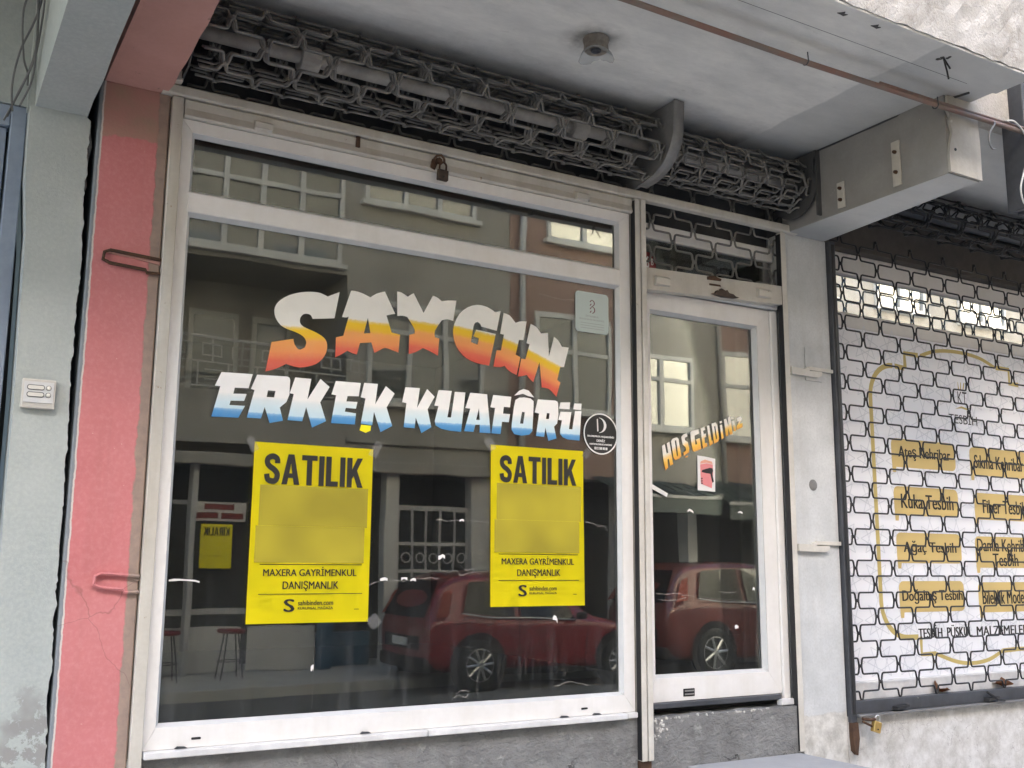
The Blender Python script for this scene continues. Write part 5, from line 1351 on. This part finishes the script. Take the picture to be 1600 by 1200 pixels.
gp('side_plate', prism([(-0.28, 3.79), (-0.26, 3.58), (-0.14, 3.49), (0.05, 3.44), (0.05, 3.79)], 4.288, 4.294, 'x'), 'soot_wall', g3)

pl = padlock('padlock', (4.440, -0.055, 0.862), 0.052, 0.055, 0.026, 'brass', 'steel', 'brass padlock on the foot of the black grille rail', 0.30, 0.022)
link('hasp_rod', tube([(4.345, -0.045, 0.880), (4.40, -0.052, 0.872), (4.425, -0.056, 0.875)], 0.008, 7), 'rust', pl)
link('hasp_rod', tube([(4.345, -0.045, 0.866), (4.39, -0.052, 0.846), (4.425, -0.045, 0.832)], 0.006, 7), 'rust', pl)
def leaf(c, s, rz, label):
    bm = bmesh.new()
    rows_ = []
    for i in range(9):
        u = i / 8
        w = s * 0.28 * math.sin(math.pi * min(1, u * 1.02 + 0.02)) ** 0.8
        x_ = -s / 2 + s * u
        rows_.append([bm.verts.new((x_, v * w, 0.012 * math.cos(u * 5) + abs(v) * w * 0.9 + 0.006 * random.random())) for v in (-1, 0, 1)])
    for a, b in zip(rows_, rows_[1:]):
        for k in range(2):
            bm.faces.new((a[k], a[k + 1], b[k + 1], b[k]))
    bmesh.ops.solidify(bm, geom=list(bm.faces), thickness=0.0008)
    bmesh.ops.transform(bm, matrix=Matrix.Translation(c) @ Matrix.Rotation(rz, 4, 'Z') @ Matrix.Rotation(0.5, 4, 'X'), verts=bm.verts)
    tag(link('dry_leaf', bm, 'leaf_brown'), label, 'leaf', 'dry leaves on the grille bar')
leaf((5.08, 0.045, 0.972), 0.16, 0.2, 'curled brown dry leaf on the black bar, nearer the padlock')
leaf((5.62, 0.045, 0.975), 0.15, -0.4, 'curled brown dry leaf on the black bar, nearer the right edge')

# projecting light box sign at the right edge and its white cable
sg = thing('light_box_sign', (4.6, -1.05, 3.3), 'projecting light box sign with black frame at the right edge under the canopy', 'sign')
link('frame', box(4.525, 4.560, -1.06, -0.94, 3.35, 4.35, bev=0.004), 'rail_dark', sg)
link('face', box(4.562, 4.60, -1.07, -0.93, 3.37, 4.33, bev=0.003), 'banner_white', sg)
link('frame', box(4.602, 5.30, -1.06, -0.94, 3.35, 4.35, bev=0.004), 'rail_dark', sg)
tag(link('white_cable', tube(bez([(4.36, -1.075, 3.738), (4.42, -1.08, 3.745), (4.51, -1.07, 3.70), (4.50, -1.085, 3.60), (4.46, -1.08, 3.50), (4.44, -1.07, 3.42), (4.47, -1.06, 3.36), (4.53, -1.05, 3.345)], 7), 0.0045, 6), 'cable_white', smooth=True), 'thin white cable looping down to the light box sign', 'cable')

# ================================================================ across the street (seen in the glass)
FY = -10.5
def facade(root, fp, x0, x1, m, z0, z1):
    fp('wall', box(x0, x1, FY - 0.4, FY, z0, z1), m, root)
def far_window(root, x0, x1, z0, z1, cols, bar=None, sill=True, gm='far_glass'):
    w = link('window', box(x0 - 0.07, x1 + 0.07, FY + 0.001, FY + 0.05, z1, z1 + 0.09, bev=0.006), 'far_white', root)
    for (a, b) in ((x0 - 0.07, x0), (x1, x1 + 0.07)):
        link('frame', box(a, b, FY + 0.001, FY + 0.07, z0, z1 - 0.001), 'far_white', w)
    link('frame', box(x0 - 0.07, x1 + 0.07, FY + 0.001, FY + 0.07, z0 - 0.07, z0 - 0.001), 'far_white', w)
    cw = (x1 - x0) / cols
    for k in range(1, cols):
        link('mullion', box(x0 + cw * k - 0.04, x0 + cw * k + 0.04, FY + 0.004, FY + 0.065, z0, z1 - 0.001), 'far_white', w)
    zb = z0 + (z1 - z0) * (bar or 0.66)
    for k in range(cols):
        a, b = x0 + cw * k + (0.041 if k else 0.001), x0 + cw * (k + 1) - (0.041 if k < cols - 1 else 0.001)
        link('glazing_bar', box(a, b, FY + 0.006, FY + 0.060, zb - 0.035, zb + 0.035), 'far_white', w)
        link('pane', box(a, b, FY + 0.012, FY + 0.02, z0, zb - 0.036), gm, w)
        link('pane', box(a, b, FY + 0.012, FY + 0.02, zb + 0.036, z1 - 0.002), gm, w)
    if sill:
        link('sill', box(x0 - 0.15, x1 + 0.15, FY + 0.001, FY + 0.14, z0 - 0.14, z0 - 0.071), 'far_white', w)
def L2(name, bm, m, root, **k):
    return link(name, bm, m, root, **k)
H_FAR = 11.4
fb = thing('balcony_house', (2.0, FY, 0.13), 'dull stucco house across the street with balcony, mirrored in the shop window', 'building', 'houses across the street')
L2('wall', box(5.55, 8.40, FY - 0.4, FY, 3.05, H_FAR), 'far_stucco', fb)
L2('wall', box(-14.0, 5.55, FY - 0.4, FY, 5.95, H_FAR), 'far_stucco', fb)
L2('wall', box(-14.0, 2.4, FY - 0.4, FY, 3.05, 5.949), 'far_stucco', fb)
L2('loggia_back', box(2.4, 5.55, FY - 1.6, FY - 1.5, 3.3, 5.95), 'far_stucco', fb)
L2('loggia_ceiling', box(2.4, 5.55, FY - 1.6, FY - 0.4, 5.951, 6.1), 'far_stucco', fb)
L2('loggia_side', box(2.3, 2.4, FY - 1.6, FY - 0.4, 3.3, 5.951), 'far_stucco', fb)
L2('loggia_side', box(5.55, 5.65, FY - 1.6, FY - 0.4, 3.3, 5.951), 'far_stucco', fb)
L2('loggia_floor', box(2.4, 5.55, FY - 1.5, FY + 0.02, 3.3, 4.02), 'far_stucco', fb)
for (a, b) in ((3.55, 4.35), (4.55, 5.2)):
    w = L2('balcony_door', box(a, b, FY - 1.499, FY - 1.46, 4.05, 5.5, bev=0.01), 'far_white', fb)
    L2('pane', box(a + 0.08, b - 0.08, FY - 1.459, FY - 1.452, 4.2, 5.4), 'far_glass_dull', w)
rl_ = L2('railing', box(2.4, 5.55, FY - 0.02, FY + 0.015, 4.74, 4.775), 'far_iron', fb)
def rbar(x0, x1, z0, z1):
    L2('bar', box(x0, x1, FY - 0.012, FY + 0.008, z0, z1), 'far_iron', rl_)
rbar(2.4, 5.55, 4.41, 4.43); rbar(2.4, 5.55, 4.06, 4.08)
for k in range(8):
    px = 2.5 + 0.435 * k
    rbar(px, px + 0.02, 4.081, 4.409); rbar(px + 0.2, px + 0.22, 4.431, 4.739)
    rbar(px + 0.06, px + 0.35, 4.65, 4.668); rbar(px + 0.06, px + 0.35, 4.50, 4.518)
    rbar(px + 0.06, px + 0.078, 4.519, 4.649); rbar(px + 0.332, px + 0.35, 4.519, 4.649)
    rbar(px + 0.10, px + 0.36, 4.30, 4.318); rbar(px + 0.10, px + 0.36, 4.16, 4.178)
far_window(fb, 5.95, 7.85, 4.15, 5.55, 3, 0.72, gm='far_glass_dull')
far_window(fb, 3.05, 5.35, 6.15, 7.55, 4, 0.72, gm='far_glass_dull')
far_window(fb, 5.85, 7.65, 7.25, 8.6, 3, 0.7, gm='far_glass_mid')
for k in range(4):
    far_window(fb, -2.2 - 3.2 * k, -0.4 - 3.2 * k, 6.3, 7.7, 2, 0.7)
for k in range(3):
    far_window(fb, -1.0 + 3.0 * k, 0.8 + 3.0 * k, 9.2, 10.6, 2, 0.7)
L2('cornice', box(-14.0, 8.40, FY + 0.001, FY + 0.16, 2.96, 3.14, bev=0.02), 'far_stucco', fb)
L2('ledge', box(5.56, 8.40, FY + 0.001, FY + 0.07, 3.42, 3.50, bev=0.01), 'far_stucco', fb)
# ground floor: dark shop recess with white posts, gate and step
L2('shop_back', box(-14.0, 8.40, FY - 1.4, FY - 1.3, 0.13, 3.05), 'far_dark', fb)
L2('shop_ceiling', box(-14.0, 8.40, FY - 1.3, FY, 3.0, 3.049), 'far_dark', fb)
for (a, b, m) in ((6.30, 6.52, 'far_white'), (7.75, 8.20, 'far_iron'), (5.35, 5.52, 'blue_paint'), (2.9, 3.05, 'far_iron'), (3.42, 3.5, 'far_iron'), (8.22, 8.36, 'blue_paint'), (-0.2, 0.1, 'far_white'), (-4.2, -3.9, 'far_white'), (-9, -8.7, 'far_white')):
    L2('post', box(a, b, FY - 0.25, FY - 0.02, 0.13, 2.999, bev=0.01), m, fb)
gt = L2('gate', box(6.53, 7.74, FY - 0.16, FY - 0.12, 2.42, 2.50), 'far_iron', fb)
for k in range(6):
    px = 6.56 + 0.23 * k
    L2('gate_bar', box(px, px + 0.03, FY - 0.15, FY - 0.13, 0.2, 2.419), 'far_iron', gt)
for zz in (0.8, 1.5, 1.9):
    L2('gate_bar', box(6.53, 7.74, FY - 0.129, FY - 0.115, zz, zz + 0.05), 'far_iron', gt)
for k in range(5):
    bm = bmesh.new()
    add_tube(bm, [(6.69 + 0.23 * k + 0.07 * math.cos(R(a)), FY - 0.105, 1.72 + 0.07 * math.sin(R(a))) for a in range(0, 360, 30)], 0.012, 5, closed=True)
    L2('gate_scroll', bm, 'far_iron', gt)
for (a, b) in ((3.05, 4.25), (4.35, 5.33)):
    L2('low_panel', box(a, b, FY - 0.3, FY - 0.27, 0.14, 0.75), 'far_white', fb)
L2('blue_counter', box(5.0, 6.2, FY - 0.6, FY - 0.31, 0.14, 0.62), 'blue_paint', fb)
L2('shop_wall_rail', box(-3.9, 5.5, FY - 0.27, FY - 0.2, 0.92, 1.0), 'far_iron', fb)
L2('transom_bar', box(-3.9, 3.5, FY - 0.26, FY - 0.2, 2.40, 2.46), 'far_iron', fb)
sn = L2('shop_sign', box(3.50, 4.22, FY - 0.22, FY - 0.19, 2.18, 2.44), 'far_white', fb)
for (a, b, c, d) in ((3.64, 4.06, 2.33, 2.41), (3.53, 3.84, 2.21, 2.29), (3.88, 4.19, 2.21, 2.29)):
    L2('red_print', box(a, b, FY - 0.189, FY - 0.187, c, d), 'red_plate', sn)
kp = thing('to_let_poster', (3.8, FY - 0.2, 1.55), 'yellow to-let poster in the shop across the street, mirrored in the glass', 'poster')
L2('sheet', box(3.62, 4.05, FY - 0.20, FY - 0.195, 1.55, 2.14), 'poster', kp)
caps('headline_letter', 'KIRALIK', 3.66, 4.01, 1.99, 2.10, FY - 0.194, 'black_print', kp, facing=1)
L2('rule', box(3.67, 4.0, FY - 0.194, FY - 0.192, 1.72, 1.725), 'black_print', kp)
def stool(x, y, label):
    s = thing('red_stool', (x, y, 0.13), label, 'stool', 'stools outside the far shop')
    L2('seat', lathe([(0.0, 0.0), (0.16, 0.0), (0.185, 0.025), (0.17, 0.055), (0.0, 0.065)], (x, y, 0.70), 'z', 20), 'red_plate', s, smooth=True)
    for k in range(4):
        a = R(45 + 90 * k)
        L2('leg', tube([(x + 0.10 * math.cos(a), y + 0.10 * math.sin(a), 0.70), (x + 0.2 * math.cos(a), y + 0.2 * math.sin(a), 0.13)], 0.011, 6), 'rail_dark', s)
    L2('foot_ring', tube([(x + 0.165 * math.cos(R(a)), y + 0.165 * math.sin(R(a)), 0.34) for a in range(0, 360, 20)], 0.008, 5, closed=True), 'rail_dark', s)
stool(3.10, -10.1, 'red topped stool across the street, mirrored left of the poster at the frame')
stool(3.95, -10.15, 'red topped stool across the street, mirrored beside the left poster')

fr_ = thing('rose_house', (8.40, FY, 0.13), 'brownish rose house across the street with awnings, mirrored in the door', 'building', 'houses across the street')
L2('wall', box(8.41, 9.0, FY - 0.4, FY, 3.05, H_FAR - 0.4), 'far_rose', fr_)
L2('wall', box(9.0, 10.75, FY - 0.4, FY, 3.05, H_FAR - 0.4), 'far_rose', fr_)
L2('wall', box(10.75, 13.0, FY - 0.4, FY - 0.001, 3.05, H_FAR - 0.4), 'far_stucco', fr_)
L2('wall', box(13.0, 15.2, FY - 0.4, FY, 3.05, H_FAR - 0.4), 'far_rose', fr_)
L2('wall', box(15.2, 60.0, FY - 0.4, FY - 0.002, 3.05, H_FAR - 0.4), 'far_stucco', fr_)
far_window(fr_, 8.95, 10.35, 4.25, 5.75, 2, 0.62, gm='far_glass_dull')
far_window(fr_, 11.0, 12.25, 4.12, 5.30, 2, 0.68)
far_window(fr_, 13.15, 14.6, 4.05, 5.55, 2, 0.62)
far_window(fr_, 15.6, 17.0, 4.05, 5.55, 2, 0.62)
far_window(fr_, 9.2, 10.6, 7.2, 8.7, 2, 0.62)
for k in range(4):
    far_window(fr_, 18.4 + 2.8 * k, 19.8 + 2.8 * k, 4.05, 5.55, 2, 0.62)
for k in range(5):
    far_window(fr_, 12.0 + 2.8 * k, 13.4 + 2.8 * k, 7.2, 8.7, 2, 0.62)
dp = L2('downpipe', tube([(8.62, FY + 0.07, 0.2), (8.62, FY + 0.07, 11.2)], 0.055, 10), 'far_iron', fr_, smooth=True)
L2('downpipe', tube([(13.02, FY + 0.06, 3.1), (13.02, FY + 0.06, 11.0)], 0.05, 10), 'far_iron', fr_, smooth=True)
L2('shop_back', box(8.41, 60.0, FY - 1.4, FY - 1.3, 0.13, 3.05), 'far_dark', fr_)
L2('shop_ceiling', box(8.41, 60.0, FY - 1.3, FY, 3.0, 3.049), 'far_dark', fr_)
for px in (8.45, 10.6, 12.2, 15.0, 18.0):
    L2('post', box(px, px + 0.2, FY - 0.3, FY - 0.02, 0.13, 2.999), 'far_iron', fr_)
def awning(x0, x1, z1, z0, proj, label, sign=None):
    a = thing('shop_awning', (x0, FY, z0), label, 'awning', 'awnings across the street')
    n = int((x1 - x0) / 0.11)
    bm = bmesh.new()
    for k in range(n):
        xa, xb = x0 + (x1 - x0) * k / n, x0 + (x1 - x0) * (k + 1) / n
        q = [(xa, FY + 0.02, z1), (xb, FY + 0.02, z1), (xb, FY + proj, z0), (xa, FY + proj, z0)]
        vs = [bm.verts.new((p[0], p[1], p[2] + (0.012 if (k % 2) else 0))) for p in q]
        bm.faces.new(vs)
    bmesh.ops.solidify(bm, geom=list(bm.faces), thickness=0.01)
    L2('cloth', bm, 'awning_cloth', a)
    L2('front_bar', box(x0, x1, FY + proj, FY + proj + 0.04, z0 - 0.03, z0 + 0.02), 'far_white', a)
    L2('valance', box(x0, x1, FY + proj + 0.005, FY + proj + 0.02, z0 - 0.28, z0 - 0.031), 'awning_cloth', a)
    if sign:
        text('valance_text', sign, x0 + 0.9, x0 + 1.75, z0 - 0.24, z0 - 0.07, FY + proj + 0.022, 'far_white', a, 0.04, facing=1)
    return a
awning(10.0, 12.15, 3.10, 2.78, 0.9, 'dark striped awning across the street left of the lettered one')
awning(12.35, 16.0, 3.14, 2.70, 0.9, 'dark striped awning across the street with letters on its valance', 'ANESİ')

# ---- parked cars
def car(name, x0, y_side, length, width, height, paint, label, suv=False):
    c = thing(name, (x0 + length / 2, y_side - width / 2, 0.0), label, 'car', 'red cars parked across the street')
    yc = y_side - width / 2
    hw = width / 2
    belt = height * (0.60 if not suv else 0.62)
    S = [  # (t, lower z, belt z, top z, half width low, half width belt, half width top)
        (0.000, 0.42, belt * 0.86, belt * 0.90, 0.80, 0.82, 0.70),
        (0.012, 0.30, belt * 0.92, belt * 1.02, 0.92, 0.92, 0.74),
        (0.050, 0.24, belt * 0.99, height * 0.84, 0.97, 0.965, 0.70),
        (0.110, 0.22, belt * 1.0, height * 0.965, 0.99, 0.985, 0.70),
        (0.220, 0.21, belt * 1.0, height * 0.995, 1.0, 1.0, 0.71),
        (0.400, 0.20, belt * 0.985, height * 1.0, 1.0, 1.0, 0.72),
        (0.540, 0.20, belt * 0.965, height * 0.965, 1.0, 1.0, 0.71),
        (0.660, 0.20, belt * 0.945, belt * 1.12, 1.0, 0.99, 0.74),
        (0.730, 0.21, belt * 0.93, belt * 0.99, 1.0, 0.98, 0.80),
        (0.870, 0.22, belt * 0.86, belt * 0.90, 0.98, 0.95, 0.78),
        (0.970, 0.25, belt * 0.74, belt * 0.78, 0.93, 0.88, 0.70),
        (1.000, 0.34, belt * 0.60, belt * 0.64, 0.80, 0.76, 0.62)]
    bm = bmesh.new()
    rings = []
    for (t_, zl, zb, zt, a, b, d) in S:
        x_ = x0 + length * t_
        half = [(0.55 * a, zl), (0.93 * a, zl + 0.02), (1.0 * a, zl + 0.14), (1.0 * b, (zl + zb) * 0.52), (0.985 * b, zb - 0.05), (0.955 * b, zb), (d + 0.05, zt - (zt - zb) * 0.25), (d, zt - 0.02), (d * 0.8, zt + 0.012), (0.0, zt + 0.025)]
        ring = [bm.verts.new((x_, yc + u * hw, z_)) for u, z_ in half]
        ring += [bm.verts.new((x_, yc - u * hw, z_)) for u, z_ in half[-2::-1]]
        rings.append(ring)
    for a, b in zip(rings, rings[1:]):
        for k in range(len(a)):
            bm.faces.new((a[k], a[(k + 1) % len(a)], b[(k + 1) % len(a)], b[k]))
    bm.faces.new(rings[0][::-1]); bm.faces.new(rings[-1])
    bmesh.ops.recalc_face_normals(bm, faces=bm.faces)
    body = L2('body', bm, paint, c, smooth=True)
    md = body.modifiers.new('sub', 'SUBSURF'); md.levels = 2; md.render_levels = 2
    # side glass, both flanks
    zb, zt = belt + 0.03, height * 0.93
    for s in (1, -1):
        def yy(z_):
            f = (z_ - belt) / (height - belt)
            return yc + s * hw * (0.975 - 0.235 * f)
        for q in ([(0.13, zb + 0.06), (0.34, zb), (0.34, zt + 0.015), (0.17, zt - 0.02)], [(0.365, zb - 0.005), (0.60, zb - 0.04), (0.545, zt - 0.08), (0.47, zt + 0.0), (0.365, zt + 0.018)]):
            bm = bmesh.new()
            vs = [bm.verts.new((x0 + length * u, yy(z_) + s * 0.012, z_)) for u, z_ in q]
            bm.faces.new(vs)
            bmesh.ops.solidify(bm, geom=list(bm.faces), thickness=0.02)
            L2('side_window', bm, 'car_glass', c)
        q = [(0.022, belt * 1.02), (0.075, belt * 1.05), (0.10, height * 0.86), (0.062, height * 0.82)]
        bm = bmesh.new()
        vs = [bm.verts.new((x0 + length * u, yy(z_) + s * 0.022, z_)) for u, z_ in q]
        bm.faces.new(vs); bmesh.ops.solidify(bm, geom=list(bm.faces), thickness=0.03)
        L2('tail_lamp', bm, 'tail_lamp', c)
        for (ua, za, ub, zb_) in ((0.355, belt * 0.99, 0.355, 0.28), (0.355, 0.28, 0.64, 0.27), (0.64, 0.27, 0.66, belt * 0.90), (0.335, 0.29, 0.355, 0.28), (0.10, belt * 0.93, 0.16, belt * 0.97)):
            L2('panel_gap', tube([(x0 + length * ua, yc + s * (hw + 0.0005), za), (x0 + length * (ua + ub) / 2, yc + s * (hw + 0.003), (za + zb_) / 2), (x0 + length * ub, yc + s * (hw + 0.0005), zb_)], 0.005, 4), 'tyre', c)
        L2('sill_trim', box(x0 + length * 0.28, x0 + length * 0.71, yc + s * (hw - 0.004) - 0.012, yc + s * (hw - 0.004) + 0.012, 0.20, 0.27, bev=0.008), 'tyre', c)
        L2('door_handle', box(x0 + length * 0.30, x0 + length * 0.345, yc + s * (hw + 0.002) - 0.012, yc + s * (hw + 0.002) + 0.012, belt * 0.86, belt * 0.885, bev=0.004), paint, c)
        L2('wing_mirror', box(x0 + length * 0.60, x0 + length * 0.63, yc + s * (hw + 0.08) - 0.08, yc + s * (hw + 0.08) + 0.08, belt * 0.98, belt * 1.09, bev=0.03), 'tyre', c)
        L2('window_trim', tube([(x0 + length * 0.12, yy(zb) + s * 0.02, zb + 0.05), (x0 + length * 0.2, yy(zb) + s * 0.02, zb + 0.01), (x0 + length * 0.60, yy(zb) + s * 0.02, zb - 0.05)], 0.010, 6), 'alloy', c)
        for u in (0.19, 0.80):
            cx_ = x0 + length * u
            rw = 0.33 if not suv else 0.36
            wy = yc + s * (hw - 0.085)
            L2('arch', lathe([(0.0, 0.0), (rw + 0.075, 0.0), (rw + 0.085, 0.012), (0.0, 0.012)], (cx_, yc + s * (hw - 0.012) if s > 0 else yc - hw, rw + 0.01), 'y', 28), 'tyre', c)
            w = L2('wheel', lathe([(rw * 0.66, -0.10), (rw * 0.95, -0.105), (rw, -0.07), (rw, 0.07), (rw * 0.95, 0.105), (rw * 0.66, 0.10)], (cx_, wy, rw), 'y', 28), 'tyre', c, smooth=True)
            L2('rim', lathe([(rw * 0.67, 0.085), (rw * 0.62, 0.107), (rw * 0.58, 0.085)] if s > 0 else [(rw * 0.67, -0.085), (rw * 0.62, -0.107), (rw * 0.58, -0.085)], (cx_, wy, rw), 'y', 28), 'alloy', w, smooth=True)
            bm = bmesh.new()
            for k in range(10 if not suv else 7):
                a = 2 * math.pi * k / (10 if not suv else 7)
                add_tube(bm, [(cx_ + rw * 0.06 * math.cos(a), wy + s * 0.100, rw + rw * 0.06 * math.sin(a)), (cx_ + rw * 0.62 * math.cos(a + 0.06), wy + s * 0.098, rw + rw * 0.62 * math.sin(a + 0.06))], rw * 0.055, 5)
            L2('spokes', bm, 'alloy', w)
            L2('hub', lathe([(0.0, -0.012), (rw * 0.14, -0.012), (rw * 0.14, 0.012), (0.0, 0.012)], (cx_, wy + s * 0.102, rw), 'y', 14), 'alloy', w)
    # rear: window, plate, bumper
    bm = bmesh.new()
    vs = [bm.verts.new(v) for v in ((x0 + length * 0.006, yc - hw * 0.74, belt * 1.02), (x0 + length * 0.006, yc + hw * 0.74, belt * 1.02), (x0 + length * 0.072, yc + hw * 0.60, height * 0.92), (x0 + length * 0.072, yc - hw * 0.60, height * 0.92))]
    bm.faces.new(vs); bmesh.ops.solidify(bm, geom=list(bm.faces), thickness=0.03)
    L2('rear_window', bm, 'car_glass', c)
    L2('plate_recess', box(x0 - 0.012, x0 + 0.10, yc - 0.55, yc + 0.55, 0.52, 0.70, bev=0.02), 'tyre', c)
    L2('plate', box(x0 - 0.020, x0 - 0.013, yc - 0.26, yc + 0.26, 0.56, 0.67), 'number_plate', c)
    L2('bumper', box(x0 - 0.02, x0 + 0.30, yc - hw * 0.86, yc + hw * 0.86, 0.26, 0.44, bev=0.05), 'tyre', c)
    bm = bmesh.new()
    vs = [bm.verts.new(v) for v in ((x0 + length * 0.71, yc - hw * 0.72, belt * 1.05), (x0 + length * 0.71, yc + hw * 0.72, belt * 1.05), (x0 + length * 0.575, yc + hw * 0.62, height * 0.94), (x0 + length * 0.575, yc - hw * 0.62, height * 0.94))]
    bm.faces.new(vs); bmesh.ops.solidify(bm, geom=list(bm.faces), thickness=0.03)
    L2('windscreen', bm, 'car_glass', c)
    return c
car('parked_hatchback', 5.95, -8.25, 3.75, 1.72, 1.55, 'car_red', 'red hatchback parked across the street, mirrored below the right poster')
car('parked_crossover', 9.95, -8.25, 4.3, 1.80, 1.70, 'car_copper', 'coppery red tall car parked across the street, mirrored in the door glass', suv=True)
